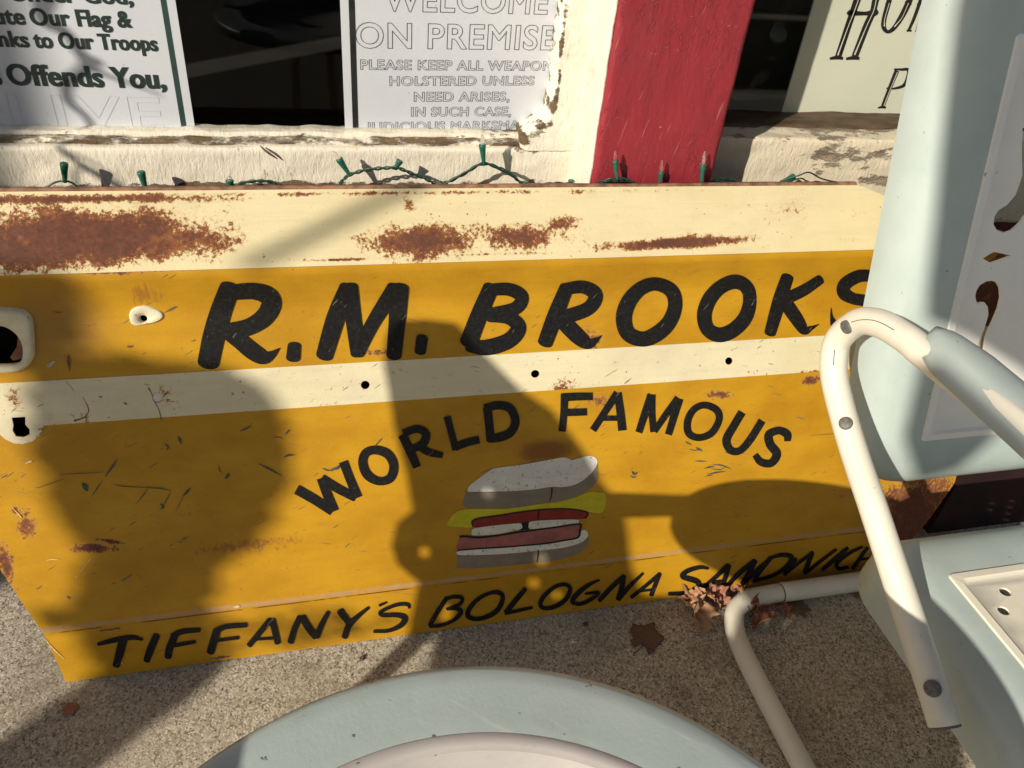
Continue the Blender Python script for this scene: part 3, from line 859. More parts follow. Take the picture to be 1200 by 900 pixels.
# cream stripe: proud of the sheet
z_st0 = (panel(600, 463)[2] + panel(200, 485)[2]) / 2
z_st1 = (panel(600, 414.5)[2] + panel(200, 437.5)[2]) / 2
print('STRIPE', z_st0, z_st1)
def stripe():
    V, Fc = sheet(z_st0, z_st1, .0006, th=.0005, wob=.0003)
    return V, Fc
me = cut(mesh('stripe', *stripe()), [M_STRIPE]); smooth_by_angle(me, 40)
link('stripe', me, None, pan)
def disc_ring(name, outer, inner, h, mat, parent, seg_smooth=True, base=.0008, inner_h=None):
    """pressed boss: rises from the sheet at the outer outline to a flat top, falls into the opening"""
    loops = []
    n = len(outer)
    cx = sum(p[0] for p in outer) / n; cy = sum(p[1] for p in outer) / n
    for f, hh in ((1.0, -.0004), (.97, h * .55), (.93, h * .9), (.88, h)):
        loops.append([panel(cx + (x - cx) * f, cy + (y - cy) * f, base + hh) for x, y in outer])
    loops.append([panel(x, y, base + (inner_h if inner_h is not None else h)) for x, y in inner])
    loops.append([panel(x, y, base - .004) for x, y in inner])
    V = [p for l in loops for p in l]; Fc = []
    for i in range(len(loops) - 1):
        for k in range(n):
            Fc.append((i * n + k, i * n + (k + 1) % n, (i + 1) * n + (k + 1) % n, (i + 1) * n + k))
    m = mesh(name, V, Fc, True)
    b = bmesh.new(); b.from_mesh(m); bmesh.ops.recalc_face_normals(b, faces=b.faces)
    b.to_mesh(m); b.free()
    return link(name, m, mat, parent)
def resample(pts, n):
    C = [np.array(p, float) for p in catmull(pts, 12, True)]
    return [tuple(C[int(i * len(C) / n)]) for i in range(n)]
def chip_paint(name, base):
    g = G(name, .45, 0, .4)
    c = g.mix(g.ss(g.noise(50, 5, .7), .35, .65), tuple(q * .85 for q in base), base)
    c = g.mix(g.ss(g.noise(95, 5, .7, w=2), .60, .66), c, (.30, .13, .06))
    g.color(c); g.bump(g.noise(120, 4), .001, .7)
    return g.mat
M_CHIP = chip_paint('chipped cream enamel', (.76, .70, .52))
latch_out = resample([(-34, 360), (-10, 359), (16, 360), (30, 363), (38, 372), (40, 385), (41, 405), (40, 418), (32, 430), (18, 436), (-10, 437), (-34, 436), (-44, 425), (-46, 398), (-44, 372)], 48)
latch_in = resample([(-30, 381), (-12, 380), (3, 380), (14, 384), (23, 392), (28, 402), (29, 412), (27, 421), (20, 426), (4, 427), (-18, 427), (-30, 427), (-38, 420), (-40, 402), (-38, 388)], 48)
disc_ring('latch_surround', latch_out, latch_in, .0065, M_CHIP, pan, base=.0002)
# inner lock plate seen through the opening
lpv = [(16, 396), (23, 404), (28, 410), (27, 424), (10, 428), (6, 424), (14, 412)]
V = [panel(x, y, -.016) for x, y in lpv]; n = len(V)
V2 = [p - prof_n(p[2]) * .003 for p in V]
link('lock_plate', mesh('lock_plate', V + V2, [tuple(range(n)), tuple(range(2 * n - 1, n - 1, -1))] + [(i, i + n, (i + 1) % n + n, (i + 1) % n) for i in range(n)]), flat_mat('copper coloured primer', (.42, .17, .09), .6, var=.3, bump=.001), pan)
hv = [panel(x, y, -.0145) for x, y in circ(22.5, 403, 4.5, 4.5, 14)]
link('lock_hole', mesh('lock_hole', hv, [tuple(reversed(range(14)))]), M_DARK, pan)
inner = sheet(.02, .54, -.030, nx=20, th=.001, wob=0)
link('dark_backing', mesh('dark_backing', *inner), M_DARK, pan)  # black backing added so the cut openings look dark inside
pv = [panel(184.5 + 5.6 * math.cos(a), 466 + 5.4 * math.sin(a), -.0006) for a in [2 * math.pi * k / 16 for k in range(16)]]
link('hole_light_disc', mesh('hole_light_disc', pv, [tuple(reversed(range(16)))]), flat_mat('painted hole light', (.8, .78, .7), .4), pan)  # white disc painted for the sunlit wall seen through the hole
# raised teardrop dimple with a hole
dim_out = resample([(152, 366), (158, 360), (172, 358), (188, 364), (192, 371), (184, 377), (170, 380), (157, 381), (152, 375)], 32)
dim_in = circ(168.5, 373, 4.6, 4.4, 32, rot=math.pi)
disc_ring('bolt_boss', dim_out, list(reversed(dim_in)) if False else [(168.5 + 4.6 * math.cos(a), 373 + 4.4 * math.sin(a)) for a in [math.atan2(p[1] - 373, p[0] - 168.5) for p in dim_out]], .0025, M_CHIP, pan, base=.0)
# round ear under the stripe with the keyhole notch
ear = [(-40, 470), (60, 478), (52, 500), (49, 506), (43, 514), (34, 519), (22, 520), (10, 518), (0, 512), (-8, 503), (-40, 501)]
ear = [(-8, 498), (-2, 507), (6, 514), (16, 519), (27, 520), (38, 517), (46, 511), (50, 504), (52, 498), (58, 497)]
EAR = [panel(x, y, .0010) for x, y in ear]; n = len(EAR)
kh = HOLES[5]
outer_l = [Vector(p) for p in EAR] + [Vector(panel(58, 486, .0010)), Vector(panel(-8, 487.5, .0010))]
inner_l = [Vector(panel(x, y, .0010)) for x, y in reversed(kh)]
allv = outer_l + inner_l
tris = tessellate_polygon([outer_l, inner_l])
fc = []
for f in tris:
    nn = (allv[f[1]] - allv[f[0]]).cross(allv[f[2]] - allv[f[0]])
    if nn.length > 0: fc.append(tuple(f) if nn.y < 0 else tuple(reversed(f)))
link('stripe_ear', mesh('stripe_ear', allv, fc), M_STRIPE, pan)

pf = lambda x, y: panel(x, y, .0024)
def words(name, groups, caps='round', lay=.0013):
    return strokes(name, groups, lambda x, y: panel(x, y, lay), M_BLACK, pan, caps)
words('lettering', [
    (225, 320, 7.5, [[(330, 120, 175), (255, 330, 190), (190, 560, 195), (143, 790, 190)],
                     [(270, 195, 110), (400, 160, 140), (560, 155, 150), (670, 200, 165), (695, 280, 175), (630, 390, 165), (500, 470, 150), (330, 510, 150)],
                     [(330, 500, 180), (420, 590, 150), (540, 690, 150), (630, 735, 130), (700, 715, 75), (772, 655, 5)],
                     [(898, 632, 115), (888, 745, 125)]]),
    (360, 320, 7.5, [[(350, 120, 140), (250, 390, 165), (150, 725, 150)], [(372, 115, 140), (405, 400, 140), (445, 705, 130)],
                     [(440, 700, 120), (580, 430, 125), (770, 130, 150)], [(805, 125, 170), (790, 400, 150), (762, 725, 135)], [(1010, 565, 105), (992, 690, 100)]])])
words('lettering', [
    (530, 310, 6.667, [[(300, 175, 125), (205, 400, 135), (125, 610, 140)], [(265, 195, 95), (440, 190, 105), (540, 250, 105), (490, 340, 105), (300, 390, 110)],
                       [(290, 395, 105), (440, 415, 105), (515, 490, 120), (440, 590, 125), (270, 645, 125), (125, 630, 100)],
                       [(890, 175, 110), (800, 400, 125), (722, 610, 118)], [(870, 188, 95), (1020, 172, 105), (1115, 235, 115), (1060, 340, 110), (860, 415, 115)],
                       [(860, 440, 125), (980, 560, 125), (1060, 612, 95), (1120, 588, 42), (1166, 550, 4)]]),
    (710, 310, 6.667, [['O', (390, 148, 108), (505, 200, 115), (538, 310, 112), (495, 440, 118), (400, 535, 125), (285, 580, 120), (170, 535, 122), (137, 410, 126), (180, 280, 122), (275, 180, 112)],
                       ['O', (1005, 130, 116), (1095, 175, 110), (1120, 280, 106), (1085, 410, 114), (990, 510, 116), (880, 547, 118), (790, 500, 112), (765, 390, 116), (805, 270, 116), (890, 175, 112)]]),
    (870, 300, 6.667, [[(348, 160, 100), (285, 350, 110), (212, 600, 92)], [(605, 178, 78), (480, 262, 92), (330, 335, 95)], [(330, 360, 110), (420, 490, 105), (478, 575, 78), (530, 562, 38), (595, 530, 4)],
                       [(1070, 170, 92), (1000, 152, 95), (900, 155, 100), (800, 215, 105), (790, 285, 108), (860, 330, 92), (960, 350, 95), (1045, 400, 100), (1050, 480, 100), (960, 550, 110), (820, 555, 110), (728, 540, 80), (695, 480, 30), (688, 400, 4)]])])
words('lettering', [
    (330, 460, 5.625, [[(98, 635, 66), (220, 705, 64), (335, 780, 62)], [(262, 560, 66), (300, 670, 62), (345, 780, 64)], [(262, 562, 58), (370, 630, 60), (488, 690, 58)], [(405, 452, 58), (450, 570, 58), (500, 690, 62)],
                       ['O', (622, 376, 60), (700, 405, 62), (738, 480, 60), (715, 560, 60), (640, 581, 56), (565, 540, 62), (534, 460, 60), (555, 395, 58)],
                       [(795, 275, 62), (845, 380, 60), (893, 490, 54)], [(800, 268, 52), (890, 238, 52), (950, 270, 56), (930, 335, 56), (850, 375, 48)], [(900, 348, 52), (970, 390, 50), (1062, 412, 38)]]),
    (500, 450, 6, [[(143, 225, 52), (172, 340, 50), (205, 462, 50)], [(195, 442, 56), (280, 410, 56), (370, 388, 54)],
                   [(425, 160, 62), (438, 280, 60), (450, 400, 62)], [(405, 168, 56), (500, 148, 58), (585, 170, 62), (622, 260, 60), (585, 340, 62), (500, 375, 62), (428, 385, 50)]])], 'flat')
words('lettering', [
    (500, 450, 6, [[(968, 70, 56), (962, 200, 50), (950, 332, 50)], [(945, 92, 60), (1050, 86, 58), (1165, 84, 54)], [(975, 198, 54), (1124, 193, 52)]]),
    (680, 450, 4.615, [[(198, 46, 42), (130, 150, 38), (66, 248, 38)], [(200, 44, 42), (215, 150, 44), (226, 250, 46)], [(118, 183, 30), (225, 183, 30)],
                       [(384, 55, 46), (350, 150, 42), (314, 260, 38)], [(380, 55, 48), (385, 160, 38), (394, 258, 36)], [(398, 255, 34), (460, 165, 38), (530, 75, 46)], [(532, 76, 48), (505, 170, 42), (474, 272, 38)],
                       ['O', (668, 112, 38), (733, 138, 40), (748, 190, 38), (708, 262, 40), (640, 288, 38), (585, 265, 40), (578, 200, 40), (610, 138, 38)],
                       [(872, 150, 44), (830, 220, 44), (788, 300, 46), (810, 355, 42), (860, 358, 40), (915, 300, 42), (980, 196, 42)],
                       [(1118, 308, 34), (1115, 270, 46), (1070, 250, 42), (1018, 272, 46), (1025, 325, 48), (1060, 375, 48), (1030, 425, 44), (975, 420, 42), (942, 380, 34)]])], 'flat')
words('lettering', [
    (105, 690, 6, [[(62, 386, 24), (180, 356, 36), (300, 338, 34), (372, 352, 20)], [(238, 350, 62), (212, 450, 60), (188, 535, 52)], [(472, 325, 52), (430, 420, 54), (402, 500, 48)],
                   [(600, 325, 52), (565, 410, 54), (552, 475, 50)], [(585, 330, 45), (650, 298, 38), (775, 286, 30)], [(600, 394, 28), (742, 369, 24)],
                   [(895, 290, 55), (868, 380, 56), (850, 442, 54)], [(885, 292, 45), (960, 262, 38), (1100, 250, 34)], [(900, 358, 26), (1045, 339, 26)]]),
    (300, 680, 6, [[(98, 275, 42), (20, 370, 40), (-48, 452, 40)], [(112, 275, 48), (135, 360, 46), (152, 435, 44)], [(-20, 412, 20), (140, 400, 22)],
                   [(308, 255, 42), (270, 340, 44), (243, 430, 46)], [(325, 255, 52), (370, 330, 52), (420, 392, 50)], [(425, 392, 46), (465, 300, 40), (508, 220, 30)],
                   [(590, 212, 50), (650, 290, 46)], [(790, 188, 22), (720, 245, 34), (655, 310, 44), (622, 395, 44)], [(868, 172, 22), (915, 152, 16)],
                   [(1078, 190, 18), (1062, 165, 26), (980, 170, 28), (880, 215, 28), (890, 240, 30), (990, 240, 34), (1045, 260, 42), (1020, 310, 38), (930, 350, 28), (830, 355, 24)]])])
words('lettering', [
    (490, 660, 6, [[(200, 240, 30), (140, 330, 32), (82, 432, 32)], [(190, 246, 24), (260, 232, 26), (308, 242, 28), (290, 285, 26), (200, 318, 20)], [(205, 318, 18), (270, 315, 28), (300, 340, 34), (250, 395, 28), (160, 432, 26), (80, 440, 22)],
                   ['O', (562, 202, 32), (594, 235, 32), (565, 315, 36), (500, 365, 34), (420, 388, 30), (352, 372, 34), (360, 315, 34), (425, 245, 30), (500, 208, 26)],
                   [(752, 178, 32), (690, 250, 38), (618, 340, 36)], [(612, 348, 26), (700, 330, 26), (800, 308, 20)],
                   ['O', (1035, 146, 28), (1068, 180, 30), (1035, 250, 34), (960, 302, 32), (885, 312, 28), (857, 282, 32), (890, 220, 32), (965, 160, 28)]]),
    (600, 660, 6.316, [[(645, 120, 14), (560, 160, 30), (480, 225, 38), (445, 280, 34), (500, 298, 28), (580, 265, 30), (638, 214, 26), (540, 222, 16)],
                       [(825, 92, 34), (730, 180, 36), (645, 272, 34)], [(825, 92, 36), (810, 180, 40), (785, 262, 40)], [(785, 262, 36), (870, 165, 32), (965, 72, 22)],
                       [(1090, 75, 32), (990, 160, 30), (882, 248, 28)], [(1090, 75, 32), (1060, 150, 34), (1028, 232, 34)], [(940, 204, 18), (1050, 190, 20)]])])
words('lettering', [
    (770, 630, 4.444, [[(265, 158, 14), (220, 152, 22), (155, 172, 26), (132, 200, 28), (205, 225, 30), (210, 255, 28), (150, 285, 24), (60, 290, 20)],
                       [(368, 142, 26), (300, 205, 24), (222, 272, 20)], [(372, 142, 26), (355, 200, 26), (332, 262, 24)], [(270, 228, 14), (350, 222, 14)],
                       [(505, 118, 24), (430, 180, 26), (365, 245, 22)], [(508, 118, 28), (480, 175, 28), (442, 238, 26)], [(445, 238, 22), (520, 165, 22), (592, 104, 18)],
                       [(590, 102, 24), (548, 155, 24), (505, 214, 22)], [(590, 102, 16), (650, 88, 22), (700, 100, 26), (670, 150, 24), (600, 195, 20), (500, 224, 18)],
                       [(722, 108, 18), (690, 150, 22), (662, 188, 22)], [(662, 188, 18), (735, 130, 18), (808, 74, 18)], [(806, 76, 24), (785, 130, 26), (768, 180, 24)], [(768, 184, 18), (850, 120, 18), (930, 60, 16)],
                       [(990, 52, 20), (925, 108, 24), (860, 164, 20)], [(1068, 46, 14), (1000, 78, 20), (935, 130, 22), (945, 158, 20), (992, 150, 16)],
                       [(1092, 50, 18), (1055, 105, 20), (1018, 156, 20)], [(1150, 72, 18), (1125, 120, 20), (1098, 165, 18)], [(1055, 112, 14), (1125, 103, 14)]])])

M_SCR = flat_mat('dark teal scratch', (.045, .070, .078), .6, var=.4, scale=300)
M_SCRL = flat_mat('pale scratch', (.62, .50, .30), .6, var=.3, scale=300)
def scratches(name, ox, oy, sc, sts, mat, lay=.0010):
    o = strokes(name, [(ox, oy, sc, sts)], lambda x, y: panel(x, y, lay), mat, pan, 'flat')
    o['kind'] = 'stuff'
scratches('scratch', 0, 450, 2, [
    [(276, 174, 1), (262, 195, 4.5), (247, 217, 1.5)], [(88, 243, .6), (120, 232, 1.6), (150, 222, .6)], [(140, 211, .6), (190, 209, 1.3), (240, 206, .6)],
    [(268, 235, 1), (290, 239, 2), (340, 242, 1.2), (375, 244, 2.2), (401, 249, 1)], [(350, 238, .6), (336, 260, 2.2), (319, 280, .8)], [(447, 243, 1.5), (438, 253, 6), (429, 262, 1.5)], [(431, 262, .6), (421, 280, 1.5), (411, 299, .6)],
    [(401, 250, .6), (390, 272, 2), (374, 297, .8)], [(241, 224, .6), (228, 244, 2.2), (214, 264, .6)], [(375, 280, 1), (383, 287, 5), (376, 293, 1)], [(606, 186, 1), (630, 198, 4), (663, 216, .8)], [(538, 208, 1.5), (533, 216, 7), (527, 222, 2)],
    [(514, 188, 1), (514, 200, 2.4), (521, 207, 1)], [(418, 122, 1.5), (422, 131, 6), (424, 140, 2)], [(386, 140, 1), (394, 146, 4.5), (392, 155, 1)], [(193, 232, 3), (200, 240, 12), (205, 250, 4)], [(563, 110, 1), (575, 105, 3.5), (591, 97, 1)], [(664, 172, 1), (676, 166, 5), (691, 166, 1)],
    [(640, 125, 1), (655, 124, 2), (662, 128, 1)], [(668, 118, .8), (675, 110, 3.2), (680, 106, .8)], [(775, 200, 3), (790, 196, 7), (800, 186, 3)], [(848, 166, 1), (862, 160, 2.4), (872, 152, 1)], [(875, 148, 1), (888, 134, 2.4), (895, 126, .8)], [(755, 196, 1), (765, 201, 3), (780, 203, 1)]], M_SCR)
scratches('scratch', 600, 450, 2, [
    [(430, 148, 1), (437, 152, 5), (446, 156, 1)], [(405, 134, 1), (412, 138, 3), (420, 142, 1)], [(450, 197, 1), (462, 194, 4), (474, 192, 1)], [(456, 212, 1), (476, 207, 3.6), (500, 204, 1)], [(470, 188, 1), (490, 190, 3), (512, 198, 1)],
    [(428, 180, .8), (440, 180, 3), (455, 181, .8)], [(466, 198, 1), (486, 200, 2), (502, 193, 1)], [(280, 203, 1), (286, 210, 6), (294, 206, 1)], [(276, 214, 1), (284, 218, 3.5), (292, 216, 1)], [(414, 152, .8), (428, 155, 2), (440, 153, .8)], [(452, 216, .8), (462, 214, 2.2), (470, 213, .8)], [(498, 158, .6), (508, 162, 2), (520, 160, .6)],
    [(700, 120, .6), (740, 117, 1.2), (790, 113, .5)]], M_SCR)
scratches('scratch', 0, 450, 2, [
    [(112, 605, .8), (128, 622, 2.4), (150, 643, 1)], [(98, 590, .6), (112, 604, 1.6), (120, 622, .6)], [(228, 607, .8), (250, 604, 2.4), (272, 602, .8)], [(276, 640, 1.2), (284, 650, 3.4), (290, 658, 1)], [(60, 186, 1.5), (68, 182, 5), (76, 180, 1.5)],
    [(178, 454, .5), (200, 425, 1), (218, 402, .5)], [(110, 412, .6), (125, 410, 1.6), (140, 411, .6)], [(30, 290, 1), (42, 302, 2.5), (52, 314, 1)], [(548, 522, 4), (556, 521, 6), (562, 520, 3)]], M_SCRL)
scratches('scratch', 0, 340, 4.5, [
    [(437, 562, 1.5), (458, 600, 3.5), (468, 635, 5), (452, 665, 6), (425, 678, 6), (392, 688, 12)], [(392, 672, 1), (385, 660, 2), (372, 652, 1)], [(784, 514, 8), (795, 535, 4), (808, 560, 3)], [(815, 590, 3), (832, 615, 3), (845, 650, 4), (852, 684, 6)],
    [(350, 480, 1), (390, 530, 1)], [(520, 560, 2), (530, 562, 5), (542, 560, 2)], [(655, 590, 4), (660, 596, 8), (668, 604, 3)], [(360, 340, 3), (362, 370, 16), (366, 400, 8), (366, 430, 2)], [(285, 110, 2), (310, 118, 4), (330, 112, 1)], [(672, 296, 8), (686, 296, 12), (700, 292, 4)]], flat_mat('rust crack', (.17, .075, .035), .8, var=.4, scale=300))
scratches('scratch', 0, 340, 4.5, [[(248, 392, 4), (262, 398, 14), (278, 382, 14), (294, 374, 5)]], flat_mat('bare metal scrape', (.42, .42, .40), .5, var=.4, scale=500))
# the painted sandwich: a flat picture, each painted layer a shape of its own
sw = thing('painted_sandwich', '', 'x'); del sw['label']; del sw['category']
sw.parent = pan; sw.location = (0, 0, 0)
def art_poly(name, pts, lay, mat):
    P = [(500 + x / 5, 520 + y / 5) for x, y in resample(pts, max(24, len(pts) * 6))] if len(pts) > 4 else [(500 + x / 5, 520 + y / 5) for x, y in pts]
    return poly(name, P, lambda x, y: panel(x, y, .0006 + lay * .00014), mat, sw)
art_poly('bread_side', [(240, 274), (380, 278), (520, 275), (640, 262), (730, 252), (850, 240), (950, 170), (996, 105), (1003, 160), (999, 210), (960, 262), (870, 310), (760, 338), (640, 352), (540, 370), (440, 376), (320, 376), (222, 371), (218, 330), (225, 295)], 0, M_CRUST)
art_poly('bread_slice', [(240, 262), (260, 235), (320, 190), (370, 155), (410, 140), (560, 120), (700, 95), (790, 79), (825, 82), (850, 94), (900, 80), (955, 70), (990, 82), (998, 112), (965, 168), (900, 222), (850, 243), (790, 252), (730, 250), (640, 264), (520, 274), (400, 278), (300, 279), (244, 279)], 3, M_BREAD)
art_poly('cheese_slice', [(120, 470), (140, 430), (165, 405), (205, 385), (330, 380), (450, 380), (560, 368), (640, 355), (760, 340), (870, 312), (950, 281), (1000, 282), (1045, 291), (1050, 345), (1040, 380), (1018, 405), (970, 402), (920, 390), (820, 380), (640, 388), (440, 415), (290, 440), (268, 465), (262, 490), (200, 487), (130, 482)], 1, M_CHEESE)
art_poly('tomato_slice', [(272, 482), (280, 442), (440, 415), (640, 387), (820, 380), (937, 400), (928, 436), (840, 438), (700, 444), (600, 450), (500, 464), (400, 480), (330, 488)], 4, M_TOMATO)
art_poly('onion_gap', [(540, 462), (600, 452), (604, 498), (548, 505)], 3, M_BLACK)
art_poly('onion_slice', [(262, 512), (275, 495), (330, 485), (420, 474), (540, 464), (556, 474), (552, 496), (480, 515), (400, 529), (300, 535), (266, 532)], 5, M_ONION)
art_poly('onion_slice', [(597, 470), (606, 455), (660, 448), (780, 443), (880, 442), (890, 455), (880, 468), (800, 478), (700, 488), (612, 498), (597, 490)], 5, M_ONION)
art_poly('bread_side', [(188, 650), (340, 648), (500, 638), (650, 628), (800, 604), (880, 580), (942, 548), (945, 590), (900, 635), (800, 672), (700, 692), (640, 696), (560, 706), (440, 718), (300, 729), (178, 726), (186, 690)], 0, M_CRUST)
art_poly('bread_slice', [(186, 628), (300, 616), (450, 603), (700, 582), (840, 560), (890, 540), (905, 510), (925, 503), (942, 520), (940, 546), (900, 578), (820, 603), (700, 620), (500, 640), (340, 649), (192, 650)], 2, M_BREAD)
art_poly('bologna_slice', [(184, 616), (188, 570), (208, 542), (330, 546), (450, 530), (560, 512), (720, 492), (888, 470), (900, 490), (896, 520), (882, 546), (800, 562), (700, 580), (560, 593), (450, 601), (300, 612)], 4, M_BOLOGNA)
strokes('outline', [(500, 520, 5, [[(268, 485, 6), (278, 442, 8), (440, 414, 8), (640, 386, 8), (820, 379, 7), (937, 400, 8), (928, 436, 9)], [(656, 388, 8), (650, 442, 8)],
    [(195, 548, 8), (210, 540, 10), (330, 545, 10), (560, 512, 10), (740, 488, 10), (890, 468, 10), (896, 500, 11), (884, 546, 10), (800, 564, 9), (700, 581, 9), (560, 594, 8), (450, 603, 8), (300, 612, 8), (178, 621, 8)],
    [(732, 254, 9), (730, 300, 6), (718, 334, 5)], [(652, 618, 8), (650, 660, 6), (644, 692, 5)]])], lambda x, y: panel(x, y, .0015), M_BLACK, sw, 'flat')

# ------------------------------------------------------------------ the lawn chair
def rrect(x0, x1, y0, y1, r, n=40):
    """points round a rounded rectangle, evenly indexed by side and corner"""
    out = []
    cs = [(x1 - r, y1 - r, 0), (x0 + r, y1 - r, 90), (x0 + r, y0 + r, 180), (x1 - r, y0 + r, 270)]
    for i, (cx, cy, a0) in enumerate(cs):
        for k in range(11):
            a = math.radians(a0 + 9 * k); out.append(np.array([cx + r * math.cos(a), cy + r * math.sin(a)]))
        nx_, ny_, na = cs[(i + 1) % 4]
        a1 = math.radians(na)
        b = np.array([nx_ + r * math.cos(a1), ny_ + r * math.sin(a1)]); a = out[-1]
        for k in range(1, n // 4): out.append(a + (b - a) * k / (n // 4))
    return out
def shell(inner, loops, fn, mirror_under=.0012):
    """pressed sheet between the pad outline and its rolled edge. loops: (list of 2d points, height)"""
    L = [[(p[0], p[1], h) for p in pts] for pts, h in [(inner, 0.0)] + loops]
    n = len(L[0]); V = []; Fc = []
    for l in L: V += [fn(*p) for p in l]
    m = len(L)
    for i in range(m - 1):
        for k in range(n):
            Fc.append((i * n + k, i * n + (k + 1) % n, (i + 1) * n + (k + 1) % n, (i + 1) * n + k))
    K = len(V)
    for l in L: V += [fn(p[0], p[1], p[2] - mirror_under) for p in l]
    for i in range(m - 1):
        for k in range(n):
            Fc.append((K + i * n + k, K + (i + 1) * n + k, K + (i + 1) * n + (k + 1) % n, K + i * n + (k + 1) % n))
    return V, Fc
def lerp_loop(a, b, t): return [p + (q - p) * t for p, q in zip(a, b)]
CXM = 0.862                         # the chair's middle
chair = thing('lawn_chair', 'pale blue metal lawn chair with white pierced panels, standing in front of the yellow panel', 'chair', (CXM, -0.55, 0))
# back plane: u along x, v up the lean, w towards the camera
BO = np.array([0, -0.352, 0.50]); lean = math.radians(13.5)
BV = np.array([0, math.sin(lean), math.cos(lean)]); BW = np.array([0, -math.cos(lean), math.sin(lean)])
def back(u, v, w): return tuple(BO + np.array([u, 0, 0]) + BV * v + BW * w)
def on_back(px, py, w=0.0):
    r = ray(px, py); o = BO + BW * w
    t = ((o - CAM) @ BW) / (r @ BW); P = CAM + t * r
    d = P - BO
    return np.array([d[0], d @ BV])
def sheet_pad(name, rect, holes, fn, mat, parent, rim=.010):
    """white pressed panel: raised border, flat field with pierced holes, thin edge"""
    x0, x1, y0, y1 = rect
    loops = [(rrect(x0, x1, y0, y1, .006), .0002), (rrect(x0 + .0015, x1 - .0015, y0 + .0015, y1 - .0015, .006), .0022),
             (rrect(x0 + rim, x1 - rim, y0 + rim, y1 - rim, .006), .0030), (rrect(x0 + rim + .004, x1 - rim - .004, y0 + rim + .004, y1 - rim - .004, .006), .0004)]
    V = []; Fc = []
    n = len(loops[0][0])
    for pts, h in loops: V += [fn(p[0], p[1], h) for p in pts]
    for i in range(len(loops) - 1):
        for k in range(n): Fc.append((i * n + k, i * n + (k + 1) % n, (i + 1) * n + (k + 1) % n, (i + 1) * n + k))
    outer = [Vector((p[0], p[1], 0)) for p in loops[-1][0]]
    hs = [[Vector((p[0], p[1], 0)) for p in reversed(h)] for h in holes]
    tris = tessellate_polygon([outer] + hs)
    allp = outer + [p for h in hs for p in h]
    base = len(V) - n
    V += [fn(p.x, p.y, .0004) for p in allp[n:]]
    def ix(i): return base + i
    for f in tris:
        a, b, c = (allp[i] for i in f)
        Fc.append(tuple(ix(i) for i in (f if (b - a).cross(c - a).z > 0 else tuple(reversed(f)))))
    # thickness round each opening
    off = n
    for h in hs:
        m = len(h); k = len(V)
        V += [fn(p.x, p.y, -.0022) for p in h]
        for i in range(m):
            j = (i + 1) % m
            Fc.append((base + off + i, base + off + j, k + j, k + i))
        off += m
    me = mesh(name, V, Fc); smooth_by_angle(me, 35)
    return link(name, me, mat, parent)

# backrest
PX0, PX1, PV0, PV1 = .7335, 2 * CXM - .7335, -.122, .362
inner = rrect(PX0 + .002, PX1 - .002, PV0 + .002, PV1 - .002, .006)
def taper(v): return .918 + .148 * (v + .125) / .481
for p in inner: p[0] = CXM + (p[0] - CXM) * taper(p[1])
def back_taper(u, v, w): return back(CXM + (u - CXM) * taper(v), v, w)
outer = rrect(.660, 2 * CXM - .660, -.205, .53, .095)
for p in outer:                       # the back widens slightly towards its top
    p[0] += (p[0] - CXM) * (-.030 + .115 * (p[1] + .2) / .7)
loops = [(lerp_loop(inner, outer, t), h) for t, h in ((.03, .0), (.3, .001), (.5, -.001), (.66, -.005), (.78, -.011), (.88, -.020), (.95, -.031), (.99, -.043), (1.0, -.055))]
me = mesh('backrest', *shell(inner, loops, back)); me.shade_smooth()
link('backrest', me, M_BLUE, chair)
def hpx(pts, ox=1060, oy=280, s=4.5):
    return [tuple(on_back(ox + x / s, oy + y / s)) for x, y in pts]
left_holes = [
    hpx([(412, 103), (440, 84), (470, 68), (515, 77), (563, 88), (508, 108), (452, 127), (430, 114)]),
    hpx([(388, 343), (376, 325), (372, 300), (378, 272), (395, 244), (428, 224), (460, 220), (485, 230), (502, 258), (506, 310), (492, 368), (466, 430), (442, 480), (428, 520), (415, 600), (398, 640), (380, 690), (372, 740), (350, 800), (325, 840), (308, 858), (292, 855), (290, 835), (305, 810), (335, 740), (360, 650), (385, 560), (402, 520), (425, 455), (441, 400), (438, 358), (420, 334), (404, 333)]),
    [tuple(on_back(x, y)) for x, y in [(1210, 148), (1198, 150), (1197, 180), (1198, 205), (1190, 228), (1180, 240), (1170, 246), (1165, 254), (1164, 263), (1168, 270), (1176, 273), (1185, 270), (1194, 262), (1203, 250), (1212, 215), (1216, 180)]],
    hpx([(515, 590), (530, 557), (565, 550), (600, 540), (632, 515), (680, 500), (670, 540), (640, 560), (610, 595), (585, 632), (545, 615)])]
holes_b = []
left_holes = [[(CXM + (p[0] - CXM) / taper(p[1]), p[1]) for p in h] for h in left_holes]
for h in left_holes:
    if all(PX0 + .016 < p[0] < CXM - .004 for p in h):
        holes_b.append(h); holes_b.append([(2 * CXM - x, y) for x, y in reversed(h)])
    else:
        print('HOLE DROPPED', [round(float(p[0]), 3) for p in h])
def ccw(h):
    a = sum(h[i - 1][0] * h[i][1] - h[i][0] * h[i - 1][1] for i in range(len(h)))
    return h if a > 0 else list(reversed(h))
sheet_pad('back_panel', (PX0, PX1, PV0, PV1), [ccw(h) for h in holes_b], back_taper, M_WHITE, chair)

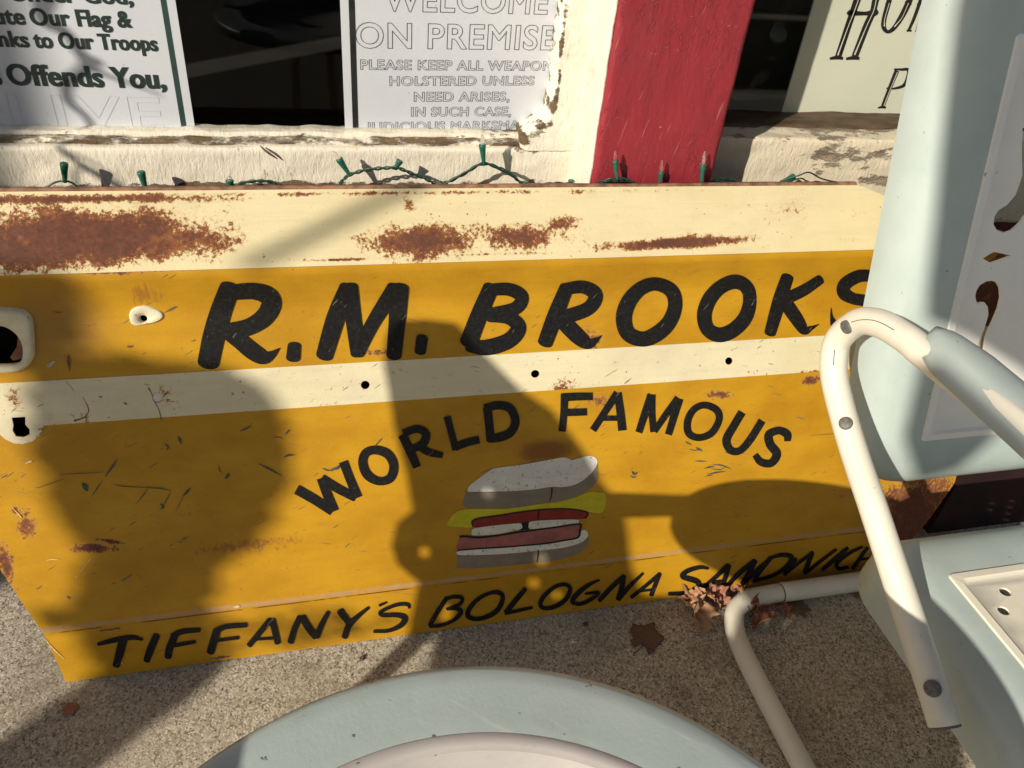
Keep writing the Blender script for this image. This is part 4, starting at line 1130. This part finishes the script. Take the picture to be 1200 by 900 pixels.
# seat
SZ = .318
def seat(x, y, h):
    t = (y + .5) * .04
    return (x, y, SZ + t * 0 + h)
SX0, SX1, SY0, SY1 = .692, 2 * CXM - .692, -.90, -.540
s_in = rrect(SX0 + .002, SX1 - .002, SY0 + .002, SY1 - .002, .006)
s_out = rrect(.622, 2 * CXM - .622, -.985, -.455, .075)
loops = [(lerp_loop(s_in, s_out, t), h) for t, h in ((.04, 0), (.3, -.001), (.5, -.004), (.66, -.009), (.8, -.017), (.9, -.026), (.97, -.036), (1.0, -.050), (1.012, -.066))]
me = mesh('seat', *shell(s_in, loops, seat)); me.shade_smooth()
link('seat', me, M_BLUE, chair)
sh = []
h0 = on_z(1176, 716, SZ)
for i in range(-1, 9):
    for j in range(-10, 3):
        cx = h0[0] + .044 * i + (.022 if j % 2 else 0); cy = h0[1] + .023 * j
        if SX0 + .022 < cx < SX1 - .022 and SY0 + .022 < cy < SY1 - .022:
            sh.append([(cx + .0070 * math.cos(a), cy + .0062 * math.sin(a)) for a in [2 * math.pi * k / 12 for k in range(12)]])
sheet_pad('seat_panel', (SX0, SX1, SY0, SY1), sh, seat, chair_paint('cream seat enamel', (.77, .74, .62), (.82, .79, .67), .38), chair)

# tubes
TR = .0155
AT = [(1107, 850), (1066, 725), (1025, 600), (1007, 548), (992, 500), (979, 450), (977, 422), (983, 397), (1005, 378), (1031, 379), (1063, 397), (1090, 419)]
AT = [on_x(px_, py_, .582) for px_, py_ in AT]
YZ = [(float(p[1]), float(p[2])) for p in AT]
ze = YZ[-1][1]
YZ += [(-.60, ze + .008), (-.70, ze + .006), (-.80, ze - .012), (-.86, ze - .045), (-.895, ze - .10), (-.905, .40), (-.905, .20), (-.900, .08), (-.885, .035), (-.85, .0165), (-.78, .0155)]
print('TUBE', [(round(a_, 3), round(b_, 3)) for a_, b_ in YZ])
def side_path(x):
    return [(x, y, z) for y, z in YZ]
for sgn in (1, -1):
    X = .582 if sgn > 0 else 2 * CXM - .582
    pth = catmull(side_path(X), 6)
    link('arm_tube', mesh('arm_tube', *tube(pth, TR, 20), smooth=True), M_TUBE, chair)
    e0 = Vector(side_path(X)[0]); e1 = Vector(side_path(X)[1]); d = (e0 - e1).normalized()
    link('tube_cap', mesh('tube_cap', *tube([e0 + d * .0001, e0 + d * .0025], TR * .97, 20), smooth=False), M_BOLT, chair)
bpts = [(.578, -.78, .0155), (.577, -.60, .0155), (.576, -.48, .0155), (.577, -.42, .0155), (.583, -.378, .0155), (.600, -.346, .0155), (.632, -.329, .0155), (.68, -.325, .0155), (.75, -.325, .0155)]
full = bpts + [(2 * CXM - x, y, z) for x, y, z in reversed(bpts)]
link('base_tube', mesh('base_tube', *tube(catmull(full, 6), .0150, 20), smooth=True), M_TUBE, chair)
jx = float(on_y(913, 697, -.325)[0])
link('joint_ring', mesh('joint_ring', *tube([(jx - .0008, -.325, .0155), (jx + .0008, -.325, .0155)], .01535, 20)), M_RUSTY, chair)
link('joint_sleeve', mesh('joint_sleeve', *tube(catmull([(jx + .001, -.325, .0158), (.8, -.325, .0158), (2 * CXM - .75, -.325, .0158)], 6), .0157, 20), smooth=True), M_TUBE, chair)
def tube_face(px, py):
    c = Vector(on_x(px, py, .582)); path = [Vector(p) for p in catmull(side_path(.582), 6)]
    i = min(range(1, len(path) - 1), key=lambda k: (path[k] - c).length)
    t = (path[i + 1] - path[i - 1]).normalized(); v = Vector(CAM) - c
    v = (v - t * v.dot(t)).normalized()
    c = path[i] + t * (c - path[i]).dot(t)
    return c, v
def bolt(px, py, X, r=.0084):
    c, d = tube_face(px, py)
    p = c + d * (TR - .0052)
    o = link('bolt', mesh('bolt', *tube([p, p + d * .0062, p + d * .0072, p + d * .0076], [r, r, r * .82, r * .4], 18), smooth=True), M_BOLT, chair)
    return o
bolt(1004, 377, .582, .0078); bolt(988, 501, .582, .0076); bolt(1089, 806, .582)
def crack(pts, r):
    P = []
    for x, y in pts:
        c, v = tube_face(x, y); P.append(tuple(c + v * (TR + .0001)))
    return link('paint_crack', mesh('paint_crack', *tube(catmull(P, 5), r, 6), smooth=True), M_RUSTY, chair)
crack([(1012, 371), (1024, 373), (1036, 379), (1046, 387), (1058, 395)], .00045)
crack([(972, 425), (974, 412), (978, 402)], .0005)
# painted armrest covers
for sgn in (1, -1):
    V = []; Fc = []; NS, NC = 34, 15
    for i in range(NS):
        t = i / (NS - 1); y = -.456 - .37 * t
        hw = .008 + .033 * min(1, (t * 7)) ** .5 if t < .143 else .041
        hw = hw if t < .9 else 0.041 * math.sqrt(max(.02, 1 - ((t - .9) / .1) ** 2))
        zc = ze + TR + .005 + (.004 if t > .05 else .004 * t / .05) - max(0, (t - .55)) ** 2 * .12
        for k in range(NC):
            a = -1 + 2 * k / (NC - 1)
            x = (.5865 if sgn > 0 else 2 * CXM - .5865) + sgn * (hw * a * .98 + .012)
            z = zc - (abs(a) ** 2.6) * (.020 if t > .04 else .013)
            V.append((x, y, z))
    for i in range(NS - 1):
        for k in range(NC - 1):
            a = i * NC + k; q = (a, a + 1, a + NC + 1, a + NC)
            Fc.append(q if sgn < 0 else tuple(reversed(q)))
    me = mesh('armrest', V, Fc, True)
    b = bmesh.new(); b.from_mesh(me); bmesh.ops.solidify(b, geom=b.faces[:], thickness=.0014); b.to_mesh(me); b.free(); me.shade_smooth()
    link('armrest', me, M_BLUE, chair)

# ------------------------------------------------------------------ round table in the foreground
KT = (1 - .553) / .55
TC = (.058 * KT, -1 + .06 * KT)
TRAD = .2953 * KT; TIN = .2382 * KT - .0075
def table_paint():
    g = G('pale blue table enamel', .34, 0, .5)
    k = g.mix(g.ss(g.noise(14, 4, .6), .35, .65), (.43, .515, .505), (.47, .555, .54))
    k = g.mix(g.mul(g.ss(g.noise(26, 6, .7, w=3), .50, .72), .30), k, (.34, .38, .35))
    sp = g.ss(g.noise(95, 4, .65, w=2), .66, .69)
    k = g.mix(g.mul(sp, .8), k, (.09, .075, .06))
    sc = g.noise(60, 2, .5, g.vmul(g.vmul(g.pos, (1, 1, 1), rot=(0, 0, .7)), (.25, 3, 3)), w=5)
    k = g.mix(g.mul(g.ss(sc, .66, .69), .35), k, (.62, .66, .63))
    v = g.t.nodes.new('ShaderNodeVectorMath'); v.operation = 'DISTANCE'
    fl = g.vmul(g.pos, (1, 1, 0)); g.t.links.new(fl, v.inputs[0]); v.inputs[1].default_value = (TC[0], TC[1], 0)
    e = g.add(v.outputs['Value'], g.mul(g.noise(70, 7, .75, w=7), .010))
    k = g.mix(g.mul(g.ss(e, TRAD + .0010, TRAD + .0045), .8), k, (.23, .15, .085))
    g.color(k); g.bump(g.add(g.mul(g.noise(300, 4, .7), .4), g.noise(28, 4), g.mul(sp, -.6)), .0007, .6)
    return g.mat
M_TABLE = table_paint()
tb = thing('round_table', 'round pale blue metal side table with off white centre at the bottom edge', 'table', (TC[0], TC[1], 0))
link('table_rim', mesh('table_rim', *(lambda a: (a[0], a[1][:-2]))(lathe([(TIN - .004, .5572), (TIN, .5580), (TIN + .004, .5584), (TIN + .012, .5576), (TRAD - .018, .5572), (TRAD - .008, .5562), (TRAD - .002, .553), (TRAD, .548), (TRAD, .535), (TRAD - .0015, .535), (TRAD - .002, .547), (TRAD - .009, .5545), (TIN - .004, .5555), (TIN - .004, .5572)], (TC[0], TC[1], 0), 128)), smooth=True), M_TABLE, tb)
link('table_centre', mesh('table_centre', *lathe([(TIN + .0050, .5580), (TIN + .0035, .5588), (TIN + .001, .5596), (TIN - .002, .5598), (TIN - .004, .5592), (TIN - .007, .5578), (TIN - .012, .5572), (.001, .5570)], (TC[0], TC[1], 0), 128), smooth=True), M_TABLEIN, tb)
for k in range(3):
    a = math.radians(200 + 120 * k)
    p = [(TC[0] + math.cos(a) * r, TC[1] + math.sin(a) * r, z) for r, z in ((.07, .545), (.075, .4), (.085, .2), (.12, .06), (.17, .013), (.20, .0125))]
    link('leg', mesh('leg', *tube(catmull(p, 6), .0105, 14), smooth=True), M_TUBE, tb)

# ------------------------------------------------------------------ string lights
YW = -.030
lights = thing('string_lights', 'green wired mini christmas lights lying along the window sill', 'string lights', tuple(on_y(560, 214, YW)))
def wire(pts, r=.0012, Y=YW, w=0.0, twist=.0):
    P = catmull([(*on_y(x, y, Y - dy), ) for x, y, dy in pts], 10)
    if not twist: return tube(P, r, 8)
    V = []; acc = []
    for ph in (0, math.pi):
        Q = [Vector(p) + Vector((0, math.cos(i * .55 + ph) * twist, math.sin(i * .55 + ph) * twist)) for i, p in enumerate(P)]
        acc.append(tube(Q, r, 7))
    return merge(acc)
for pts, tw in [([(40, 224, 0), (55, 219, 0), (64, 214, 0), (75, 212, 0.004), (84, 214, 0), (92, 220, 0), (100, 225, 0)], 0),
                ([(250, 226, 0), (268, 220, 0), (285, 214, .002), (305, 212, .002), (322, 214, 0), (333, 219, 0), (350, 223, 0), (372, 222, 0), (392, 222, 0)], .0012),
                ([(392, 224, 0), (402, 211, 0), (412, 204, .004), (430, 199, .004), (450, 197, .004), (466, 197, .005), (482, 203, .003), (500, 210, .002), (512, 216, .002), (525, 213, .003), (545, 203, .004), (565, 192, .006), (585, 197, .005), (600, 205, .004), (612, 215, .002), (630, 217, .002), (650, 215, 0), (672, 216, 0)], .0015),
                ([(500, 225, 0), (520, 216, .004), (545, 202, .006), (566, 191, .007), (580, 196, .006), (604, 209, .004), (616, 219, 0)], 0)]:
    link('wire', mesh('wire', *wire(pts, .00125, twist=tw), smooth=True), M_WIRE, lights)
YB = YP - .012
for pts, tw in [([(668, 217, -.055), (690, 217, -.03), (705, 213, 0), (722, 209, .004), (735, 211, 0), (748, 217, 0)], .0013), ([(700, 216, 0), (716, 213, 0), (730, 212, 0), (742, 213, 0), (755, 219, 0)], 0),
                ([(826, 216, -.02), (845, 210, -.03), (860, 212, -.04), (878, 219, -.05)], .0012)]:
    link('wire', mesh('wire', *wire(pts, .00125, Y=YB, twist=tw), smooth=True), M_WIRE, lights)
for pts in [[(915, 212, 0), (935, 206, .01), (948, 202, .012), (962, 209, .008), (978, 213, .003), (1000, 216, 0)], [(925, 213, 0), (938, 209, .014), (945, 212, .01), (955, 216, 0)]]:
    link('wire', mesh('wire', *wire(pts, .0011, Y=YW), smooth=True), M_WIRE, lights)
def bulb(base, top, Y, r=.0030, tip=None, mat=None, tiplen=None, dy=0.0):
    A = Vector(on_y(*base, Y)); B = Vector(on_y(*top, Y)) + Vector((0, -dy, 0))
    d = (B - A)
    s = link('socket', mesh('socket', *tube([A - d * .04, A, A + d * .12, A + d * .5, A + d * .86, A + d * .94, B], [r * .55, r * .8, r * .72, r * .95, r * 1.25, r * 1.3, r * 1.15], 14), smooth=True), M_SOCK, lights)
    if tip is not None:
        Tp = Vector(on_y(*tip, Y)) + Vector((0, -dy * 1.5, 0)); e = Tp - B
        link('bulb', mesh('bulb', *tube([B, B + e * .3, B + e * .7, B + e * .9, Tp], [r * .8, r * .82, r * .62, r * .35, r * .08], 12), smooth=True), mat or M_CLEAR, s)
bulb((76, 213), (75, 191), YW, .0036)
bulb((171, 223), (165, 201), YW, .0038)
bulb((270, 222), (269, 211), YW, .0040, (269, 206))
bulb((409, 204), (397, 186), YW, .0036, (390, 177))
bulb((463, 198), (469, 188), YW, .0036)
bulb((512, 220), (514, 214), YW, .0036)
bulb((567, 192), (565, 169), YW - .006, .0036, (566, 154))
bulb((669, 217), (669, 211), YW, .0032)
bulb((613, 219), (614, 213), YW, .0032)
bulb((723, 210), (721, 188), YB - .004, .0030, (721, 176), M_PINK)
bulb((773, 218), (775, 201), YB, .0030, (776, 187), M_PINK)
bulb((822, 214), (824, 193), YB, .0030, (826, 177), M_CLEAR)
bulb((915, 214), (931, 207), YW, .0042)

# ------------------------------------------------------------------ dry leaves and scraps
def leaf(px, py, size, label, mat, spin=0, curl=.5, tilt=(0, 0), z=.004, flat=False, target=None, seed=0, group='dry leaves by the chair tube'):
    rnd = random.Random(seed)
    NR, NT = 7, 60
    V = []; Fc = []
    c = on_z(px, py, 0)
    for i in range(NR):
        r = (i + .0) / (NR - 1)
        for k in range(NT):
            a = 2 * math.pi * k / NT
            lobe = .62 + .27 * abs(math.cos(a * 2.5 + .35 * math.sin(a * 2 + seed))) ** 1.6 + .05 * math.sin(11 * a + seed * 3) + .09 * abs(math.cos(a * 7.5 + 1)) + .05 * rnd.random() * (i == NR - 1)
            if abs(a - math.pi) < .35: lobe *= .6
            R = r * lobe * size
            x, y = R * math.cos(a), R * math.sin(a)
            u = x / size; v = y / size
            h = (curl * size * (1.2 * u * u * math.sin(3 * a + seed) * .35 + .55 * v * v + .25 * noise.noise((u * 3 + seed, v * 3, seed)) * 1.8) + .05 * size * abs(math.sin(5 * a / 1)) * r)
            if flat: h *= .25
            V.append(Vector((x * (1 - .25 * curl * v * v), y * (1 - .3 * curl), h)))
    for i in range(NR - 1):
        for k in range(NT):
            j = (k + 1) % NT
            Fc.append((i * NT + k, i * NT + j, (i + 1) * NT + j, (i + 1) * NT + k))
    M = Matrix.Rotation(tilt[0], 4, 'X') @ Matrix.Rotation(tilt[1], 4, 'Y') @ Matrix.Rotation(spin, 4, 'Z')
    V = [M @ v for v in V]
    lo = min(v.z for v in V)
    V = [(v.x, v.y, v.z - lo + z * .3) for v in V]
    me = mesh('dry_leaf', V, Fc, True)
    b = bmesh.new(); b.from_mesh(me); bmesh.ops.solidify(b, geom=b.faces[:], thickness=.0004); b.to_mesh(me); b.free(); me.shade_smooth()
    root = thing('dry_leaf', label, 'leaf', (float(c[0]), float(c[1]), 0.0), group)
    lb = bpy.data.objects.new('blade', me); COL.objects.link(lb); me.materials.append(mat); lb.parent = root
    st = tube(catmull([(M @ Vector((-size * .5, 0, .002)) - Vector((0, 0, lo)))[:], (M @ Vector((-size * .9, size * .1, .004)) - Vector((0, 0, lo)))[:], (M @ Vector((-size * 1.2, size * .25, .001)) - Vector((0, 0, lo - .001)))[:]], 5), .0009, 6)
    if not flat: return root
    so = bpy.data.objects.new('stalk', mesh('stalk', *st, smooth=True)); COL.objects.link(so); so.data.materials.append(mat); so.parent = root
    return root
leaf(817, 726, .036, 'crumpled tan maple leaf left of the white tube bend, lowest of the pile', M_LEAF[0], 1.1, 1.0, (.5, .3), seed=1)
leaf(822, 699, .032, 'curled pinkish brown leaf under the letter A of the panel', M_LEAF[0], 2.6, 1.0, (-.15, .15), seed=22)
leaf(808, 708, .026, 'pale curled leaf at the left edge of the leaf pile', M_LEAF[0], 5.4, 1.1, (.2, -.3), seed=31)
leaf(838, 706, .026, 'dark brown leaf in the middle of the pile touching the tube bend', M_LEAF[1], 1.9, 1.1, (.3, .1), seed=33)
leaf(868, 712, .026, 'brown leaf just inside the tube bend, topmost there', M_LEAF[0], 3.1, 1.0, (.2, .2), seed=35)
leaf(858, 690, .022, 'dark curled leaf tucked between panel and tube bend', M_LEAF[1], .4, .9, (.15, -.2), seed=13)
leaf(886, 721, .034, 'red brown leaf inside the bend of the white tube', M_LEAF[1], 4.0, 1.0, (.2, .5), seed=4)
leaf(914, 718, .020, 'small brown leaf half under the white crossbar beside the bend', M_LEAF[1], 5.1, .9, (-.3, .2), seed=5)
leaf(935, 712, .022, 'thin dark leaf flat on the concrete right of the crossbar joint', M_LEAF[2], 2.2, .4, (0, 0), flat=True, seed=6)
leaf(757, 748, .031, 'dark flattened leaf alone on the concrete below the word Sandwich', M_LEAF[2], .9, .35, (0, 0), flat=True, seed=7, group=None)
leaf(1003, 699, .008, 'tiny brown leaf scrap under the crossbar near the seat', M_LEAF[1], .9, .6, (0, 0), seed=8, group=None)
leaf(82, 832, .011, 'small rust brown scrap on the concrete below the panel corner', M_LEAF[1], .3, .2, (0, 0), flat=True, seed=9, group=None)
def chip(name, px, py, pts, label, cat, mat, h=.003):
    c = on_z(px, py, 0); n = len(pts)
    V = [(x, y, .0006) for x, y in pts] + [(x * .8, y * .8, h * (1 + .5 * math.sin(3 * i))) for i, (x, y) in enumerate(pts)]
    Fc = [tuple(range(n - 1, -1, -1)), tuple(range(n, 2 * n))] + [(i, (i + 1) % n, (i + 1) % n + n, i + n) for i in range(n)]
    o = link(name, mesh(name, V, Fc), mat); o.location = (float(c[0]), float(c[1]), 0)
    tag(o, label, cat)
M_PAPER = flat_mat('white paper', (.78, .78, .75), .7, var=.1)
chip('paper_scrap', 886, 777, [(-.006, -.002), (.001, -.004), (.007, -.001), (.004, .002), (.003, .007), (.001, .002), (-.004, .001)], 'torn white paper scrap on shaded concrete inside the tube bend', 'paper scrap', M_PAPER)
chip('paint_flake', 672, 753, [(-.006, .002), (.000, .003), (.006, -.001), (.003, -.002), (-.002, -.001)], 'small white paint flake on the concrete under the word Bologna', 'paint flake', M_PAPER, .0015)
chip('pebble', 686, 732, [(-.004, -.003), (.002, -.004), (.005, 0), (.003, .004), (-.003, .003)], 'small dark pebble just below the panel edge', 'pebble', M_LEAF[2], .004)
chip('pebble', 424, 772, [(-.004, -.003), (.002, -.004), (.005, 0), (.002, .004), (-.003, .003)], 'small brown pebble on lit concrete above the round table rim', 'pebble', M_LEAF[2], .0035)
# short dead twig standing against the sill
tw = tube(catmull([on_y(305, 171, -.002), on_y(313, 178, -.008), on_y(325, 186, -.006)], 5), [.0006 + .0010 * math.sin(math.pi * (i / 10.0)) for i in range(11)], 7)
tag(link('wood_splinter', mesh('wood_splinter', *tw, smooth=True), M_BARK), 'grey wood splinter lifting from the white sill', 'splinter')

# ------------------------------------------------------------------ things outside the frame whose shade falls into it
def back_ray(P, s): return (P[0] - LX * s, P[1] - LY * s, P[2] - LZ * s)
def leafy(name, poly_pts, target, s0, s1, n, size, mat, parent, holes=(), seed=1):
    """leaves filling the solid whose shade is the given outline on the target surface"""
    rnd = random.Random(seed)
    T = [target(x, y) for x, y in poly_pts]
    xs = [p[0] for p in poly_pts]; ys_ = [p[1] for p in poly_pts]
    def inside(x, y, P):
        c = False; j = len(P) - 1
        for i in range(len(P)):
            if (P[i][1] > y) != (P[j][1] > y) and x < (P[j][0] - P[i][0]) * (y - P[i][1]) / (P[j][1] - P[i][1]) + P[i][0]: c = not c
            j = i
        return c
    V = []; Fc = []; k = 0; tries = 0
    while k < n and tries < n * 30:
        tries += 1
        x = rnd.uniform(min(xs), max(xs)); y = rnd.uniform(min(ys_), max(ys_))
        if not inside(x, y, poly_pts): continue
        if any((x - hx) ** 2 + (y - hy) ** 2 < hr * hr for hx, hy, hr in holes): continue
        s = rnd.uniform(s0, s1)
        c = Vector(back_ray(target(x, y), s))
        u = Vector((rnd.gauss(0, 1), rnd.gauss(0, 1), rnd.gauss(0, 1))).normalized()
        w = (u.cross(Vector((LX, LY, LZ)).normalized() + Vector((rnd.gauss(0, .5), rnd.gauss(0, .5), rnd.gauss(0, .5))))).normalized()
        a = size * rnd.uniform(.7, 1.2)
        b0 = len(V)
        V += [c - u * a, c - w * a * .5, c + u * a, c + w * a * .5]
        Fc.append((b0, b0 + 1, b0 + 2, b0 + 3)); k += 1
    o = link(name, mesh(name, V, Fc), mat, parent)
    o['kind'] = 'stuff'
    return o
gnd = lambda x, y: on_z(x, y, 0)
# unseen shrub added in place of a person, for the head-and-shoulders shadow
P0 = back_ray(panel(180, 560), 1.6)
shr = thing('shade_shrub', 'unseen shrub added left of the camera, shaped to cast a head-and-shoulders shadow', 'shrub', (P0[0], P0[1], 0))
leafy('foliage', [(38, 424), (110, 418), (200, 424), (262, 432), (318, 470), (336, 515), (336, 560), (318, 608), (290, 640), (250, 664), (110, 664), (84, 630), (62, 580), (46, 530), (36, 480)], panel, 1.5, 1.7, 2200, .016, M_GLEAF, shr, seed=3)
leafy('foliage', [(-40, 310), (70, 318), (105, 345), (100, 400), (60, 430), (-40, 430)], panel, 1.75, 1.95, 380, .012, M_GLEAF, shr, seed=4)
leafy('foliage', [(100, 655), (250, 655), (246, 705), (250, 735), (255, 775), (130, 800), (112, 775), (95, 735), (60, 738), (45, 722), (90, 705)], panel, 1.5, 1.7, 900, .016, M_GLEAF, shr, seed=5)
leafy('foliage', [(120, 790), (262, 775), (240, 802), (180, 840), (130, 880), (105, 905), (-10, 905), (-10, 880), (60, 832)], gnd, 1.5, 1.7, 1300, .016, M_GLEAF, shr, seed=6)
leafy('foliage', [(262, 725), (330, 712), (420, 716), (470, 724), (440, 740), (300, 762), (262, 770)], panel, 1.5, 1.7, 90, .012, M_GLEAF, shr, seed=9)
link('stem', mesh('stem', *tube([(P0[0], P0[1], .25), (P0[0] + .01, P0[1], .6), (P0[0], P0[1], P0[2] + .0)], [.03, .025, .02], 12), smooth=True), M_BARK, shr)
link('pot', mesh('pot', *lathe([(.12, 0), (.16, .26), (.175, .26), (.175, .30), (.155, .30), (.15, .26)], (P0[0], P0[1], 0), 32), smooth=True), flat_mat('clay pot', (.35, .15, .08), .8), shr)
# porch post at the far left
e = back_ray(on_y(46, 72, YS), 2.4)
pp = thing('porch_post', 'square white porch post standing left of the camera', 'post', (e[0] - .10, e[1], 0))
link('shaft', mesh('shaft', *box(e[0] - .20, e[0], e[1], e[1] + .2, 0, 2.9)), M_POSTP, pp)
# bare twigs
br = thing('bare_branch', 'bare winter branch reaching in from the porch post', 'branch', tuple(back_ray(on_y(60, -60, YS), .8)))
sy = lambda x, y: on_y(x, y, YS)
s0_ = lambda x, y: on_y(x, y, 0)
def twig(pts, fn, s, r0, r1):
    P = catmull([(*back_ray(fn(x, y), s + 0.0),) for x, y in pts], 6)
    return link('twig', mesh('twig', *tube(P, [r0 + (r1 - r0) * i / (len(P) - 1) for i in range(len(P))], 8), smooth=True), M_BARK, br)
twig([(48, -60), (50, 0), (56, 28), (75, 35), (92, 60), (100, 78), (80, 98), (82, 120), (100, 136), (110, 152)], sy, .55, .006, .0035)
twig([(75, -40), (62, 0), (55, 28), (72, 38)], sy, .55, .004, .003)
twig([(92, 58), (110, 70), (118, 73), (104, 82)], sy, .55, .0025, .003)
twig([(100, 78), (130, 90), (165, 102), (190, 112)], sy, .55, .003, .0012)
twig([(62, 168), (90, 190), (145, 221)], s0_, .60, .003, .0045)
twig([(70, 176), (105, 188), (145, 213)], s0_, .60, .002, .001)
twig([(104, 196), (88, 202), (92, 222)], s0_, .60, .0015, .003)
twig([(500, 212), (430, 245), (350, 285), (290, 312)], lambda x, y: panel(x, y) if y > 222 else on_y(x, y, -.1), 1.9, .009, .009)
# second chair, left of the table: its pierced back shades the middle of the panel
ch2 = thing('lawn_chair', 'second lawn chair left of the round table, outside the view', 'chair', (-.85, -1.1, 0))
cen = [(470, 376), (500, 374), (535, 378), (556, 402), (582, 428), (613, 458), (647, 480), (673, 513), (693, 540), (706, 566), (730, 590), (737, 630), (742, 668), (762, 712), (640, 735), (528, 742), (534, 715), (515, 690), (490, 678), (470, 660), (463, 638), (470, 612), (488, 598), (482, 560), (467, 500), (461, 460), (455, 425), (458, 395)]
lnk = [(725, 577), (812, 580), (830, 590), (815, 604), (730, 606)]
def solid_caster(name, pts, target, holes, XP, th, mat, parent):
    """board standing in the plane x = XP, thick th, with pierced holes"""
    def bk(p):
        P = target(*p); s = (P[0] - XP) / LX
        q = back_ray(P, s); return q
    out = [Vector(bk(p)) for p in pts]; hs = [[Vector(bk(p)) for p in circ(hx, hy, hr, hr, 10)] for hx, hy, hr in holes]
    fl_ = lambda L: [Vector((v.y, v.z, 0)) for v in L]
    tris = tessellate_polygon([fl_(out)] + [fl_(list(reversed(h))) for h in hs])
    allv = out + [v for h in hs for v in reversed(h)]
    n = len(allv)
    V = [tuple(v) for v in allv] + [(v.x - th, v.y, v.z) for v in allv]
    Fc = [tuple(f) for f in tris] + [tuple(i + n for i in reversed(f)) for f in tris]
    st = 0
    for L in [out] + hs:
        m = len(L)
        for i in range(m): Fc.append((st + i, st + (i + 1) % m, st + (i + 1) % m + n, st + i + n))
        st += m
    return link(name, mesh(name, V, Fc), mat, parent)
solid_caster('backrest', cen, panel, [(500, 647, 8), (575, 578, 7), (637, 655, 8), (628, 683, 7), (655, 697, 6)], -.72, .006, M_BLUE, ch2)
solid_caster('armrest', lnk, panel, [], -.30, .02, M_TUBE, ch2)  # unseen strip added, shaped to cast the shadow link on the panel
gsh = [(520, 728), (640, 725), (740, 700), (800, 700), (842, 715), (860, 745), (905, 738), (960, 742), (1005, 760), (1030, 735), (1140, 850), (1120, 870), (1130, 905), (480, 905), (500, 820), (512, 775)]
link('leg', mesh('leg', *tube([(-.73, -1.0, .9), (-.72, -1.0, .4), (-.72, -1.02, 0)], .015, 12), smooth=True), M_TUBE, ch2)
link('leg', mesh('leg', *tube([(-.73, -1.4, .7), (-.72, -1.4, .4), (-.72, -1.42, 0)], .015, 12), smooth=True), M_TUBE, ch2)
# unseen bush added to shade the concrete and the lower right
pl = thing('shade_bush', 'unseen bush added behind the camera to shade the concrete', 'bush', (-.75, -1.5, 0))
leafy('foliage', gsh, gnd, .88, 1.15, 6500, .016, M_GLEAF, pl, seed=11)
bk2 = lambda x, y: Vector(BO) + Vector((on_back(x, y)[0], 0, 0)) + Vector(BV) * float(on_back(x, y)[1])
hb = thing('shade_board', 'unseen board added behind the camera to shade the chair back', 'board', (-.95, -1.5, 1.1))  # boards added out of view, cut to shade the chair back
solid_caster('board', [(1150, -60), (1134, 0), (1122, 120), (1112, 240), (1102, 330), (1100, 372), (1140, 390), (1205, 432), (1260, 470), (1500, 300), (1500, -60)], bk2, [], -.95, .018, M_POSTP, hb)
solid_caster('board', [(1092, 425), (1072, 510), (1088, 562), (1122, 552), (1160, 520), (1190, 480), (1140, 440), (1112, 418)], bk2, [], -.95, .018, M_POSTP, hb)
link('trunk', mesh('trunk', *tube([(-.9, -1.75, 0), (-.92, -1.72, .6), (-1.0, -1.7, 1.2)], [.03, .025, .015], 12), smooth=True), M_BARK, pl)
